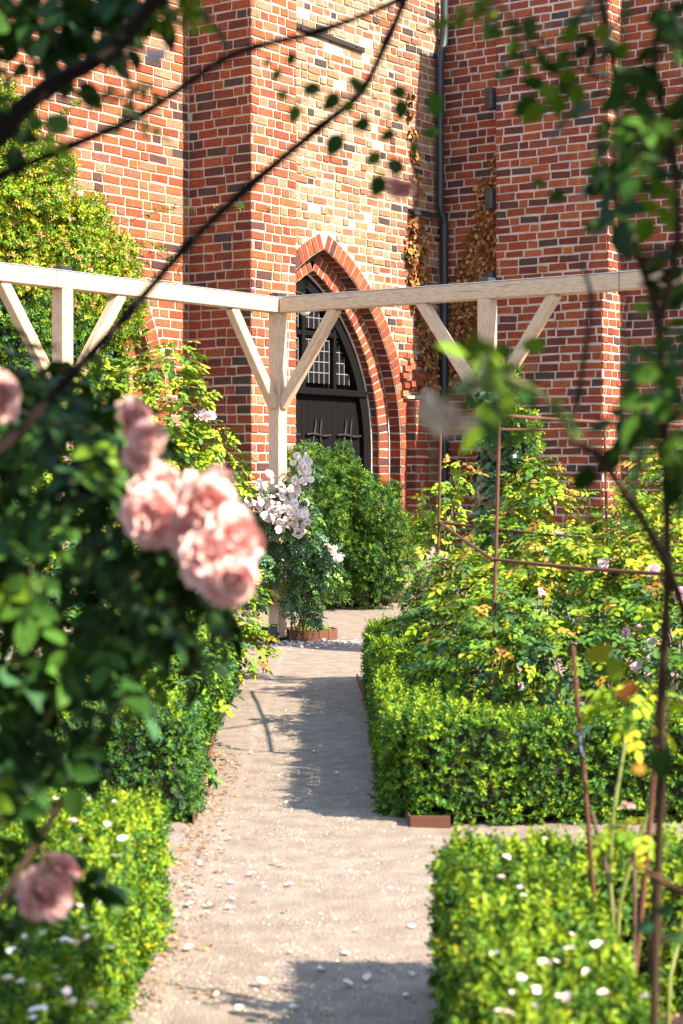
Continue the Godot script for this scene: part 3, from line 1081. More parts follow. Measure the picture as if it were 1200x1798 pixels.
	for k in 4:
		var x0 := DOOR_X - 2 * bay + k * bay
		var leaf := Shape.new()
		for b in 5:
			leaf.cbox(Vector3(x0 + bay * (b + 0.5) / 5.0, sill * 0.5, -0.40), Vector3(bay / 10.0 - 0.002, 0, 0), Vector3(0, sill * 0.5, 0), Vector3(0, 0, 0.02), 0.004)
		leaf.cbox(Vector3(x0 + bay * 0.5, 0.14, -0.37), Vector3(bay * 0.5 - 0.01, 0, 0), Vector3(0, 0.12, 0), Vector3(0, 0, 0.012), 0.004)
		part("door_leaf", leaf.mesh(), M.black_wood, door)
		for hook in 2:
			var pp := []
			var rr := []
			for t in 9:
				var f := t / 8.0
				pp.append(Vector3(x0 + bay * (0.36 + 0.26 * hook) + 0.035 * sin(f * PI * 1.6 + hook) * (1 if hook else -1), 1.62 + 0.68 * f, -0.355 - 0.012 * sin(f * PI)))
				rr.append(0.017 if t > 0 and t < 8 else 0.008)
			var sh := Shape.new()
			sh.tube(pp, rr, 6)
			part("iron_hook", sh.mesh(), M.iron, door)
		for bar in 2:
			var pp := []
			var rr := []
			for t in 9:
				var f := t / 8.0
				pp.append(Vector3(x0 + bay * (0.12 + 0.76 * f), 1.76 + 0.32 * bar + 0.012 * sin(f * TAU), -0.345))
				rr.append(0.014 if t % 3 else 0.021)
			var sh := Shape.new()
			sh.tube(pp, rr, 6)
			part("iron_bar", sh.mesh(), M.iron, door)
	var rail := Shape.new()
	rail.cbox(Vector3(DOOR_X, sill + 0.05, -0.33), Vector3(1.36, 0, 0), Vector3(0, 0.045, 0), Vector3(0, 0, 0.05), 0.012)
	part("transom", rail.mesh(), M.black_wood, door)
	var rail2 := Shape.new()
	rail2.cbox(Vector3(DOOR_X, 3.42, -0.37), Vector3(1.0, 0, 0), Vector3(0, 0.035, 0), Vector3(0, 0, 0.03), 0.01)
	part("transom", rail2.mesh(), M.black_wood, door)
	for k in 5:
		var x := DOOR_X + (k - 2) * bay
		var h := 0.0
		while arch_half(sill + h, W_IN - 0.1, R_IN - 0.1, SPRING) > absf(x - DOOR_X) + 0.02 and h < 2.0:
			h += 0.05
		if h < 0.1:
			continue
		var sh := Shape.new()
		sh.cbox(Vector3(x, sill + h * 0.5, -0.365), Vector3(0.04 if k == 2 else 0.03, 0, 0), Vector3(0, h * 0.5, 0), Vector3(0, 0, 0.035), 0.01)
		part("mullion", sh.mesh(), M.black_wood, door)
	var gw := bay / 6.0
	var back_board := Shape.new()
	back_board.quad(Vector3(DOOR_X - 1.5, 0, -0.47), Vector3(DOOR_X + 1.5, 0, -0.47), Vector3(DOOR_X + 1.5, 4.4, -0.47), Vector3(DOOR_X - 1.5, 4.4, -0.47))
	part("backing", back_board.mesh(), M.black_wood, door)
	var pane := BoxMesh.new()
	pane.size = Vector3(gw - 0.010, 0.135, 0.006)
	var lead_v := BoxMesh.new()
	lead_v.size = Vector3(0.010, 0.145, 0.012)
	var lead_h := BoxMesh.new()
	lead_h.size = Vector3(gw, 0.010, 0.012)
	for k in range(1, 4):
		for col in 5:
			var x := DOOR_X - 2 * bay + k * bay + bay * 0.5 + (col - 2) * gw
			for row in 11:
				var y := sill + 0.24 + row * 0.145
				if absf(y - 3.42) < 0.1 or arch_half(y + 0.05, W_IN - 0.19, R_IN - 0.19, SPRING) < absf(x - DOOR_X):
					continue
				part("pane", pane, M.glass, door, Transform3D(Basis(Vector3.UP, rng.randf_range(-0.02, 0.02)), Vector3(x, y, -0.40)))
				part("lead", lead_v, M.lead, door, Transform3D(Basis.IDENTITY, Vector3(x + gw * 0.5, y, -0.397)))
				part("lead", lead_h, M.lead, door, Transform3D(Basis.IDENTITY, Vector3(x, y + 0.0725, -0.3965)))

	# fittings on the wall
	var xf := c.transform
	var pipe := thing("drainpipe", "dark green cast downpipe with a bend in the inner corner of the church", "drainpipe", xf * Vector3(-0.13, 0, 0.11), TURN)
	var up := Shape.new()
	up.tube([Vector3(0, 0.1, 0), Vector3(0, 5.08, 0), Vector3(-0.01, 5.16, 0), Vector3(-0.08, 5.28, 0), Vector3(-0.105, 5.36, 0), Vector3(-0.105, 7.35, 0), Vector3(-0.08, 7.5, 0.0), Vector3(-0.02, 7.66, 0), Vector3(0, 7.8, 0), Vector3(0, 8.3, 0)], [0.056, 0.056, 0.056, 0.056, 0.056, 0.056, 0.056, 0.056, 0.056, 0.056], 14)
	part("pipe", up.mesh(), M.pipe, pipe)
	for y in [1.2, 3.0, 4.9]:
		var cl := Shape.new()
		cl.tube([Vector3(0, y - 0.03, 0), Vector3(0, y + 0.03, 0)], [0.066, 0.066], 14)
		cl.box(Vector3(0, y, -0.07), Vector3(0.02, 0, 0), Vector3(0, 0.015, 0), Vector3(0, 0, 0.045))
		part("collar", cl.mesh(), M.pipe, pipe)
	for y in [5.7, 7.0]:
		var cl := Shape.new()
		cl.tube([Vector3(-0.105, y - 0.02, 0), Vector3(-0.105, y + 0.02, 0)], [0.064, 0.064], 14)
		part("collar", cl.mesh(), M.pipe, pipe)
	var tie := thing("iron_tie", "flat dark iron bar fixed across the pale wall above the portal", "iron bar", xf * Vector3(-2.75, 7.27, 0.02), TURN)
	var ts := Shape.new()
	ts.cbox(Vector3.ZERO, Vector3(0.80, -0.03, 0), Vector3(0, 0.035, 0), Vector3(0, 0, 0.02), 0.006)
	part("bar", ts.mesh(), M.iron, tie)
	for x in [-0.6, 0.6]:
		var b := Shape.new()
		b.tube([Vector3(x, -0.03 * x, 0.0), Vector3(x, -0.03 * x, 0.032)], [0.018, 0.014], 8)
		part("bolt", b.mesh(), M.iron, tie)
	var fl := thing("lead_flashing", "short dark metal ledge on the wall beside the bend of the downpipe", "flashing", xf * Vector3(-0.58, 5.22, 0.05), TURN)
	var fs := Shape.new()
	fs.cbox(Vector3.ZERO, Vector3(0.30, 0, 0), Vector3(0, 0.018, 0.012), Vector3(0, -0.012, 0.07), 0.005)
	part("ledge", fs.mesh(), M.pipe, fl)
	var lip := Shape.new()
	lip.cbox(Vector3(0, -0.038, 0.066), Vector3(0.30, 0, 0), Vector3(0, 0.022, 0), Vector3(0, 0, 0.005), 0.002)
	part("lip", lip.mesh(), M.pipe, fl)
	var lamps := [[6.70, "ribbed dark wall light high on the wing wall beside the buttress"], [5.33, "plain black wall box at the top of the dry creeper"], [4.20, "small dark wall box just above the pergola beam"]]
	for k in 3:
		var y: float = lamps[k][0]
		var lamp := thing("wall_light", lamps[k][1], "wall light", xf * Vector3(-0.45, y, 1.10), TURN, "fittings on the wing wall")
		var body := Shape.new()
		body.cbox(Vector3(-0.03, 0, 0), Vector3(0.075, 0, 0), Vector3(0, 0.15, 0), Vector3(0, 0, 0.06), 0.018)
		part("housing", body.mesh(), M.black_metal, lamp)
		for r in (5 if k == 0 else 1):
			var fin := Shape.new()
			fin.cbox(Vector3(-0.108, -0.09 + r * 0.045, 0.0), Vector3(0.006, 0, 0), Vector3(0, 0.014, 0), Vector3(0, 0, 0.048), 0.004)
			part("rib", fin.mesh(), M.pipe, lamp)
		var arm := Shape.new()
		arm.tube([Vector3(0.03, 0, 0.03), Vector3(0.46, 0, 0.03)], [0.02, 0.02], 8)
		part("arm", arm.mesh(), M.black_metal, lamp)
	var globe := thing("globe_lamp", "round white globe lamp hanging under the beam beside the portal", "lamp", xf * Vector3(-4.50, 3.53, 0.99), TURN)
	var sm := SphereMesh.new()
	sm.radius = 0.075; sm.height = 0.15; sm.radial_segments = 24; sm.rings = 12
	part("globe", sm, M.lamp_white, globe)
	var gs := Shape.new()
	gs.tube([Vector3(0, 0.08, 0), Vector3(0, 0.16, 0), Vector3(-0.06, 0.20, -0.02), Vector3(-0.15, 0.20, -0.03)], [0.03, 0.022, 0.012, 0.012], 8)
	part("bracket", gs.mesh(), M.black_metal, globe)
	var notice := thing("door_plate", "small white notice plate low on the black door", "sign", xf * Vector3(DOOR_X - 0.02, 1.86, -0.325), TURN)
	var ns := Shape.new()
	ns.cbox(Vector3.ZERO, Vector3(0.085, 0, 0), Vector3(0, 0.06, 0), Vector3(0, 0, 0.006), 0.003)
	part("plate", ns.mesh(), M.lamp_white, notice)
	for x in [-0.07, 0.07]:
		var sc := Shape.new()
		sc.tube([Vector3(x, 0, 0.004), Vector3(x, 0, 0.009)], [0.006, 0.005], 6)
		part("screw", sc.mesh(), M.iron, notice)

# ------------------------------------------------------------------ pergola
func timber(parent: Node3D, called: String, a: Vector3, b: Vector3, wide: float, high: float, upward: Vector3) -> void:
	var d := (b - a)
	var length := d.length()
	d = d.normalized()
	var side := d.cross(upward).normalized()
	var up := side.cross(d).normalized()
	var s := Shape.new()
	s.cbox(Vector3.ZERO, Vector3(wide * 0.5, 0, 0), Vector3(0, length * 0.5, 0), Vector3(0, 0, high * 0.5), 0.006)
	var o := part(called, s.mesh(), M.oak, parent, Transform3D(Basis(side, d, -side.cross(d) * -1.0).orthonormalized(), (a + b) * 0.5))
	o.basis = Basis(side, d, side.cross(d))
	# a few drying cracks
	for k in int(length * 1.6):
		var cs := Shape.new()
		var y := rng.randf_range(-0.42, 0.40) * length
		var l := rng.randf_range(0.12, 0.5)
		var off := rng.randf_range(-0.3, 0.3)
		var face := rng.randi() % 2
		var pp := []
		var rr := []
		for q in 6:
			var t := q / 5.0
			var yy := clampf(y + l * t, -length * 0.49, length * 0.49)
			var w := off + 0.03 * sin(t * 5.0 + k)
			pp.append(Vector3(wide * (0.5 if face else w), yy, high * (w if face else 0.5)))
			rr.append(0.0022 * sin(PI * clampf(t, 0.06, 0.94)))
		cs.tube(pp, rr, 3)
		part("crack", cs.mesh(), M.crack, o)

func pergola() -> void:
	var corner := Vector3(-0.589, 0, -17.37)
	var p := thing("pergola", "new oak pergola with braced posts meeting at a corner before the church", "pergola", corner, TURN)
	var top := 3.026
	var bh := 0.138
	var sq := 0.125
	var spots := [Vector3(0, 0, 0), Vector3(-2.78, 0, 0), Vector3(-5.6, 0, 0), Vector3(0, 0, 2.28), Vector3(0, 0, 4.75)]
	for k in spots.size():
		timber(p, "post", spots[k] + Vector3(0, 0.03, 0), spots[k] + Vector3(0, top, 0), sq, sq, Vector3(0, 0, 1))
		var cap := Shape.new()
		cap.cbox(spots[k] + Vector3(0, top + bh + 0.022, 0), Vector3(0.062, 0, 0), Vector3(0, 0.022, 0), Vector3(0, 0, 0.05), 0.004)
		part("cap", cap.mesh(), M.black_metal, p)
		var shoe := Shape.new()
		shoe.cbox(spots[k] + Vector3(-0.066, 0.07, 0), Vector3(0.003, 0, 0), Vector3(0, 0.09, 0), Vector3(0, 0, 0.045), 0.001)
		shoe.cbox(spots[k] + Vector3(0.066, 0.07, 0), Vector3(0.003, 0, 0), Vector3(0, 0.09, 0), Vector3(0, 0, 0.045), 0.001)
		shoe.cbox(spots[k] + Vector3(0, 0.012, 0), Vector3(0.069, 0, 0), Vector3(0, 0.012, 0), Vector3(0, 0, 0.05), 0.002)
		part("post_shoe", shoe.mesh(), M.black_metal, p)
	var y := top + bh * 0.5
	timber(p, "beam", Vector3(sq * 0.5, y, 0), Vector3(-2.90, y, 0), sq, bh, Vector3.UP)
	timber(p, "beam", Vector3(-2.905, y, 0), Vector3(-6.6, y, 0), sq, bh, Vector3.UP)
	timber(p, "beam", Vector3(0, y, sq * 0.5 + 0.004), Vector3(0, y, 3.57), sq, bh, Vector3.UP)
	timber(p, "beam", Vector3(0, y, 3.575), Vector3(0, y, 6.4), sq, bh, Vector3.UP)
	for q in [[Vector3(-3.27, y + bh * 0.5 + 0.004, 0), Vector3(3.33, 0, 0), Vector3(0, 0, sq * 0.5 + 0.004)], [Vector3(0, y + bh * 0.5 + 0.0045, 3.25), Vector3(sq * 0.5 + 0.004, 0, 0), Vector3(0, 0, 3.15)]]:
		var z := Shape.new()
		z.box(q[0], q[1], Vector3(0, 0.003, 0), q[2])
		part("zinc_cover", z.mesh(), M.zinc, p)
	var reach := 0.62
	var drop := 0.86
	var e := 0.05
	for b in [[0, Vector3(-1, 0, 0)], [0, Vector3(0, 0, 1)], [1, Vector3(-1, 0, 0)], [1, Vector3(1, 0, 0)], [3, Vector3(0, 0, 1)], [3, Vector3(0, 0, -1)], [2, Vector3(1, 0, 0)]]:
		var o: Vector3 = spots[b[0]]
		var d: Vector3 = b[1]
		timber(p, "brace", o + d * e + Vector3(0, top - drop, 0), o + d * (reach + e) + Vector3(0, top + 0.01, 0), 0.085, 0.095, d.cross(Vector3.UP).cross(Vector3(d.x * reach, drop, d.z * reach).normalized()))

# ------------------------------------------------------------------ hedges
func hedges() -> void:
	var bright := ["fresh", 5, "lime", 4, "mid", 3.5, "yellow", 0.5, "dark", 1.6]
	var calm := ["mid", 5, "fresh", 4, "dark", 2, "lime", 1.6]
	var bluish := ["blue", 3, "mid", 4, "dark", 2, "fresh", 2]
	hedge("low bright green box hedge strewn with petals, nearest on the right of the path", [[0.29, 0.63, -5.56, -2.2, 0.445], [0.55, 2.2, -5.55, -5.14, 0.455]], 3000, bright)
	hedge("low bright green box hedge strewn with white petals, nearest on the left of the path", [[-1.9, -0.60, -6.35, -5.75, 0.44], [-1.35, -0.61, -5.9, -2.6, 0.435]], 2800, bright)
	hedge("long box hedge round the right rose bed behind a rusty steel edging", [[0.32, 2.6, -8.55, -8.14, 0.46], [0.20, 0.58, -13.95, -8.3, 0.45]], 2300, calm)
	hedge("darker rounded box hedge under the roses of the left bed", [[-2.4, -0.66, -8.75, -8.15, 0.47], [-1.15, -0.76, -13.6, -8.4, 0.43]], 2300, bluish)
	# steel strips along the beds
	var runs := [
		["rusty steel edging strip along the long hedge on the right of the path", [Vector3(0.115, 0, -14.0), Vector3(0.16, 0, -12.6), Vector3(0.205, 0, -11.0), Vector3(0.25, 0, -9.6), Vector3(0.293, 0, -8.10), Vector3(0.47, 0, -8.09)]],
		["rusty steel edging strip half hidden under the left rose bed", [Vector3(-0.83, 0, -13.9), Vector3(-0.74, 0, -11.0), Vector3(-0.64, 0, -8.12)]],
	]
	for r in runs:
		var o := thing("steel_edging", r[0], "edging", r[1][0], 0.0, "steel edging of the beds")
		for k in r[1].size() - 1:
			var a: Vector3 = r[1][k] - r[1][0]
			var b: Vector3 = r[1][k + 1] - r[1][0]
			var d := (b - a).normalized()
			var s := Shape.new()
			s.cbox((a + b) * 0.5 + Vector3(0, 0.012, 0), d * ((b - a).length() * 0.5 - 0.002), Vector3(0, 0.035, 0), d.cross(Vector3.UP) * 0.004, 0.0015)
			part("strip", s.mesh(), M.rust, o)

# ------------------------------------------------------------------ plants on and before the church
func wall_plants() -> void:
	var xf: Transform3D = (get_node("brick_church") as Node3D).transform
	var inv := xf.affine_inverse()
	# flowering climber over the blind arch
	var climb := thing("wall_climber", "big flowering climber with tan seed heads spread over the left church wall", "climbing plant", xf * Vector3(-7.85, 0, 0.06), TURN)
	var cl := []
	for q in [[-9.3, 5.0, .55], [-8.6, 5.15, .5], [-8.3, 4.5, .6], [-7.8, 4.75, .42], [-9.2, 4.2, .6], [-7.5, 4.2, .5], [-7.0, 4.25, .32], [-8.4, 3.8, .6], [-7.6, 3.5, .6], [-6.85, 3.75, .38], [-6.55, 3.5, .26], [-6.75, 3.25, .4], [-9.2, 3.3, .6], [-8.4, 3.0, .6], [-7.5, 2.8, .55], [-6.9, 2.75, .35], [-9.0, 2.4, .6], [-8.0, 2.2, .6], [-7.2, 2.1, .5], [-8.6, 1.6, .6], [-7.6, 1.4, .6], [-6.8, 1.6, .4]]:
		cl.append([Vector3(q[0] + 7.6, q[1], 0.10 + rng.randf_range(-0.05, 0.12)), Vector3(q[2], q[2], q[2] * 0.62)])
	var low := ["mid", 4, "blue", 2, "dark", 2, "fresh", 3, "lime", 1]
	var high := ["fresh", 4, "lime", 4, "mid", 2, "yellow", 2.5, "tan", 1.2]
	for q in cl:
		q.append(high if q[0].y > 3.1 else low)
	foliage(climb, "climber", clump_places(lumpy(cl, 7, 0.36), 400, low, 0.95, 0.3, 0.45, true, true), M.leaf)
	foliage(climb, "seed", clump_places(cl, 95, ["tan", 4, "straw", 4, "young", 1], 1.1, 0.08, 0.5, true, true), M.dry, 0, "seed_heads")
	for k in 9:
		cane(climb, Vector3(rng.randf_range(-0.6, 0.6), 0, 0), cl[rng.randi() % cl.size()][0], Vector3(0, 0.3, 0), 0.02, 0.008, M.bark)
	# long shoots of it on the bare brick
	for sh in [[Vector3(-6.9, 4.35, 0.1), Vector3(-5.15, 4.62, 1.02)], [Vector3(-6.75, 4.1, 0.12), Vector3(-5.95, 4.0, 0.2)], [Vector3(-8.0, 5.0, 0.1), Vector3(-7.5, 5.6, 0.2)]]:
		var a: Vector3 = sh[0] - Vector3(-7.85, 0, 0.06)
		var b: Vector3 = sh[1] - Vector3(-7.85, 0, 0.06)
		var pts := cane(climb, a, b, Vector3(0, 0.3, 0.1), 0.006, 0.002, M.cane, "stem", 10, 0.012)
		var pl := []
		for k in 26:
			var t := rng.randf_range(0.15, 1.0) * 9.99
			var p: Vector3 = (pts[int(t)] as Vector3).lerp(pts[int(t) + 1], fmod(t, 1.0))
			pl.append([Transform3D(basis_of(rnd_unit() + Vector3(0, 0.6, 0.6), rnd_unit()).scaled(Vector3.ONE * rng.randf_range(0.5, 0.9)), p), pick_tone(["mid", 3, "fresh", 3, "lime", 2, "young", 1])])
		foliage(climb, "climber", pl, M.leaf)
	# dried creepers
	for q in [
		["dead brown creeper clinging to the wing wall behind the pergola beam", true, [[0.72, 5.6, .10], [0.9, 5.9, .08], [0.95, 5.4, .12], [0.75, 5.2, .16], [0.95, 5.0, .2], [0.6, 4.8, .18], [0.85, 4.6, .25], [0.5, 4.35, .22], [0.8, 4.2, .28], [0.4, 4.0, .2], [0.7, 3.85, .25], [0.3, 3.7, .16], [0.45, 3.4, .14], [0.2, 3.2, .12], [0.7, 3.45, .12], [0.25, 2.9, .1], [0.98, 6.3, .05], [0.98, 6.0, .06]]],
		["dead brown creeper trailing down beside the downpipe to the broken ledge", false, [[-0.75, 5.0, .14], [-0.62, 4.8, .18], [-0.8, 4.6, .16], [-0.66, 4.35, .2], [-0.72, 4.1, .17], [-0.62, 3.9, .12], [-0.5, 3.7, .16], [-0.42, 3.45, .2], [-0.36, 3.2, .2], [-0.38, 2.95, .18], [-0.5, 2.85, .12], [-0.8, 6.3, .07], [-0.75, 6.0, .07], [-0.7, 5.7, .06], [-0.62, 5.5, .05], [-0.85, 6.8, .05], [-0.85, 6.55, .05]]]]:
		var v := thing("dry_creeper", q[0], "creeper", xf * Vector3(0, 0, 0), TURN, "dead creepers on the church")
		var pl := []
		var right: bool = q[1]
		for s in q[2]:
			for k in int(s[2] * s[2] * 9000):
				var a := rng.randf() * TAU
				var r: float = sqrt(rng.randf()) * s[2] * rng.randf_range(0.7, 1.25)
				var al: float = s[0] + cos(a) * r
				var y: float = s[1] + sin(a) * r * 1.25
				if right and (al > 1.12 or al < 0.02) or not right and al > -0.22:
					continue
				var p := Vector3(-rng.randf_range(0.01, 0.08), y, al) if right else Vector3(al, y, rng.randf_range(0.01, 0.08))
				var nn := (Vector3(-1, 0.3, 0) if right else Vector3(0, 0.3, 1)) + rnd_unit() * 0.8
				pl.append([Transform3D(basis_of(nn, Vector3(0, -1, 0) + rnd_unit() * 0.9).scaled(Vector3.ONE * rng.randf_range(0.7, 1.3)), p), pick_tone(["rust", 4, "tan", 2.5, "brown", 3, "young", 1])])
		foliage(v, "dry", pl, M.dry)
		for k in 8:
			var s0: Array = q[2][rng.randi() % q[2].size()]
			var s1: Array = q[2][rng.randi() % q[2].size()]
			var w0 := Vector3(-0.02, s0[1], s0[0]) if right else Vector3(s0[0], s0[1], 0.02)
			var w1 := Vector3(-0.02, s1[1], s1[0]) if right else Vector3(s1[0], s1[1], 0.02)
			cane(v, w0, w1, Vector3(0, 0, 0), 0.006, 0.003, M.cane, "stem", 9, 0.02)
	# dense shrub before the portal
	var base := at(640, 1062, 22.0)
	base.y = 0
	var shrub := thing("evergreen_shrub", "dense dark green shrub with tiny leaves growing before the black portal", "shrub", base)
	var sc := []
	for q in [[545, 800, .26], [570, 830, .34], [605, 835, .28], [640, 850, .24], [560, 900, .4], [620, 910, .42], [672, 880, .25], [690, 930, .30], [650, 960, .42], [590, 980, .42], [720, 915, .18], [700, 975, .28], [660, 1010, .34], [610, 1030, .36], [565, 1020, .32], [540, 900, .25], [540, 970, .3], [735, 945, .12], [690, 842, .1], [595, 795, .2]]:
		var p := at(q[0], q[1] + 22, 21.6 + rng.randf_range(-0.45, 0.3))
		sc.append([p - base, q[2] * 1.02])
	foliage(shrub, "shrub", clump_places(lumpy(sc, 8, 0.36), 560, ["mid", 5, "dark", 3.5, "deep", 1, "blue", 1.5, "fresh", 3.5, "lime", 0.6], 0.95, 0.32, 0.5, true, true), M.leaf)
	for k in 12:
		cane(shrub, Vector3(rng.randf_range(-0.25, 0.25), 0, rng.randf_range(-0.2, 0.2)), sc[k][0], Vector3.ZERO, 0.018, 0.008, M.bark)
	# stones at the foot of the wall
	var stones := [["large weathered foundation stone beside the dark shrub", at(735, 1020, 23.2), Vector3(0.36, 0.36, 0.28)], ["pale capped foundation stone behind the leaning rod", at(785, 1000, 23.4), Vector3(0.22, 0.30, 0.24)], ["low rough foundation stone half under the shrub", at(690, 1040, 22.8), Vector3(0.26, 0.25, 0.24)]]
	for k in 3:
		var q: Array = stones[k]
		var s := Shape.new()
		var n := 10
		for j in n + 1:
			for i in n * 2:
				var th := PI * j / n
				var ph := TAU * i / (n * 2)
				var d := Vector3(sin(th) * cos(ph), cos(th), sin(th) * sin(ph))
				var box := d / maxf(absf(d.x), maxf(absf(d.y), absf(d.z)))
				var r := d.lerp(box, 0.62) * (1.0 + 0.12 * noise.get_noise_3dv(d * 30.0 + Vector3(k * 40, 0, 0)))
				s.vert(r * q[2], d, Color.WHITE)
		for j in n:
			for i in n * 2:
				var a := j * n * 2 + i
				var b := j * n * 2 + (i + 1) % (n * 2)
				s.tri(a, b, b + n * 2); s.tri(a, b + n * 2, a + n * 2)
		var p: Vector3 = q[1]
		p.y = q[2].y * 0.85
		var o := part("foundation_stone", s.mesh(), M.stone, self, Transform3D(Basis(Vector3.UP, 0.4 * k), p))
		tag(o, q[0], "stone", "stones at the foot of the church")

# ------------------------------------------------------------------ right bed
func rod(label: String, a: Vector3, b: Vector3, r: float, ribbed := false) -> void:
	var o := thing("steel_rod", label, "steel rod", a, 0.0, "rusty rods in the beds")
	var s := Shape.new()
	var pts := []
	var rad := []
	var n := 12
	for k in n + 1:
		var t := float(k) / n
		pts.append((b - a) * t + Vector3(0.006 * sin(t * 4.0), 0, 0.004 * sin(t * 3.0 + 1)))
		rad.append(r)
	s.tube(pts, rad, 8)
	part("rod", s.mesh(), M.rust, o)
	if ribbed:
		var d := (b - a).normalized()
		var side := d.cross(Vector3.RIGHT).normalized()
		var hp := []
		var hr := []
		var turns := int((b - a).length() / 0.022)
		for k in turns * 6:
			var t := float(k) / (turns * 6)
			hp.append((b - a) * t + Vector3(0.006 * sin(t * 4.0), 0, 0.004 * sin(t * 3.0 + 1)) + side.rotated(d, k * TAU / 6.0) * r)
			hr.append(r * 0.28)
		var h := Shape.new()
		h.tube(hp, hr, 4)
		part("rib", h.mesh(), M.rust, o)

func beds_right() -> void:
	var sunny := ["lime", 4, "fresh", 5, "mid", 5, "yellow", 1.0, "young", 0.5, "blue", 2]
	var tips := ["yellow", 2.6, "lime", 4.5, "young", 1.0, "fresh", 4, "mid", 2]
	var body := ["fresh", 4, "mid", 5, "blue", 2, "lime", 3, "dark", 1.5, "yellow", 0.8]
	var specs := [
		["leafy rose bush at the far left corner of the right bed", 0.72, 12.6, [[0, .62, 0, .30], [-.14, .35, .1, .28], [.2, .45, .1, .32], [.1, .85, .0, .16]], 60],
		["tall yellow green rose bush behind the rusty cage", 1.28, 12.4, [[0, .8, 0, .42], [.1, 1.2, 0, .32], [-.2, 1.05, .1, .26], [.25, .9, .2, .34], [0, 1.45, 0, .18]], 60],
		["broad rose bush with pale yellow tips inside the rusty cage", 1.12, 10.4, [[0, .6, 0, .38], [-.12, .85, .1, .26], [.25, .75, .1, .34], [.1, 1.0, 0, .26], [-.26, .5, .15, .26]], 70],
		["rose bush with pink blooms at the right end of the bed", 1.78, 10.2, [[0, .75, 0, .42], [.1, 1.1, 0, .34], [-.22, .95, .1, .3], [-.1, .6, .3, .34]], 70],
		["low rose bush leaning over the front box hedge", 1.12, 9.25, [[0, .55, 0, .30], [.3, .6, 0, .34], [-.2, .62, .1, .2], [.55, .7, -.05, .32]], 90],
		["tall rose bush at the far right edge of the bed", 2.15, 12.2, [[0, .9, 0, .45], [0, 1.3, 0, .38], [-.25, 1.05, .1, .34], [.1, 1.6, 0, .22]], 40],
		["leafy rose bush between the path hedge and the front rod of the cage", 0.74, 10.9, [[0, .55, 0, .30], [.05, .85, 0, .22], [-.12, .6, .2, .24], [.15, .7, -.3, .28], [-.05, .95, -.2, .14]], 60],
		["compact rose bush at the front left corner of the bed", 0.78, 9.5, [[0, .52, 0, .26], [.12, .68, 0, .22], [-.08, .6, -.3, .24], [.0, .78, -.25, .16]], 60],
		["slender rose with yellow leaves beside the corner rod of the cage", 0.62, 13.4, [[0, 1.05, 0, .16], [.1, 1.3, 0, .15], [-.05, .8, 0, .14], [.2, 1.5, 0, .12], [.02, .5, 0, .16]], 40],
	]
	for k in specs.size():
		var q: Array = specs[k]
		var cl := []
		for e in q[3]:
			cl.append([Vector3(e[0], e[1], e[2]), e[3], tips if e[1] > 0.82 else (sunny if k % 2 else body)])
		var o := rose_bush("rose_bush", q[0], "rose bushes in the right bed", Vector3(q[1], 0, -q[2]), cl, 205.0, sunny, 9, q[4])
		# young coppery tips
		var pl := []
		for e in q[3]:
			for t in 3:
				var p: Vector3 = Vector3(e[0], e[1], e[2]) + (rnd_unit() + Vector3(0, 0.9, 0.3)).normalized() * e[3] * 1.05
				pl.append([Transform3D(basis_of(rnd_unit() + Vector3.UP, rnd_unit()).scaled(Vector3.ONE * 0.8), p), pick_tone(["young", 3, "yellow", 3, "lime", 1])])
		foliage(o, "rose", pl, M.leaf, 8)
	# pink blooms here and there: [u, v, depth, across]
	var blooms := [[1125, 1105, 9.4, .07], [1145, 1130, 9.4, .065], [1147, 1002, 9.8, .07], [1060, 990, 9.9, .06], [955, 975, 11.8, .05], [950, 1040, 9.9, .045], [982, 938, 11.9, .06], [1195, 1045, 9.0, .08], [1025, 1190, 9.0, .04], [1118, 1170, 9.0, .05], [1100, 1110, 9.6, .05], [915, 1205, 9.0, .04]]
	var sb := small_bloom_mesh("lilac", 5)
	var host: Node3D = get_node("rose_bush_003")
	for q in blooms:
		var p := at(q[0], q[1], q[2])
		var b := basis_of(rnd_unit(), (EYE - p).normalized() + Vector3.UP * 0.8).scaled(Vector3.ONE * q[3])
		part("bloom", sb, M.petal, host, Transform3D(b, p - host.position))
	# cage of rusty rods
	var cage := thing("rod_cage", "rusty welded rod cage standing over the rose bushes", "plant support", at(857, 1350, 9.6) * Vector3(1, 0, 1))
	var org := cage.position
	var a0 := at(855, 1356, 9.6)
	var a1 := at(865, 982, 9.6)
	var a2 := at(877, 729, 9.6)
	var b0 := at(760, 1236, 12.5)
	var b1 := at(772, 917, 12.5)
	var b2 := at(774, 752, 12.5)
	var c1 := at(1215, 1010, 8.7)
	var c2 := at(1215, 746, 11.2)
	var d1 := at(1062, 946, 11.6)
	var d2 := at(1062, 752, 12.6)
	var d0 := at(1066, 1240, 12.3)
	for q in [["post", a0, a2], ["post", b0, b2], ["post", d0, d2], ["rail", a1, c1], ["rail", a1, b1], ["rail", b1, d1], ["rail", a2, b2], ["rail", a2, c2], ["rail", b2, d2]]:
		var s := Shape.new()
		var pts := []
		var rad := []
		for k in 9:
			var t := k / 8.0
			pts.append((q[1] as Vector3).lerp(q[2], t) - org + Vector3(0.008 * sin(t * PI), -0.01 * sin(t * PI) * (1.0 if q[0] == "rail" else 0.0), 0))
			rad.append(0.0095)
		s.tube(pts, rad, 8)
		part(q[0], s.mesh(), M.rust, cage)
	for q in [a1, a2, b1, b2]:
		var s := SphereMesh.new()
		s.radius = 0.014; s.height = 0.028; s.radial_segments = 10; s.rings = 6
		part("weld", s, M.rust, cage, Transform3D(Basis.IDENTITY, q - org))
	# climber on the right pergola post
	var p := at(860, 1145, 16.0)
	p.y = 0
	var climb := thing("post_climber", "glossy round-leaved climber wrapped round the right pergola post", "climbing plant", p)
	var cl := []
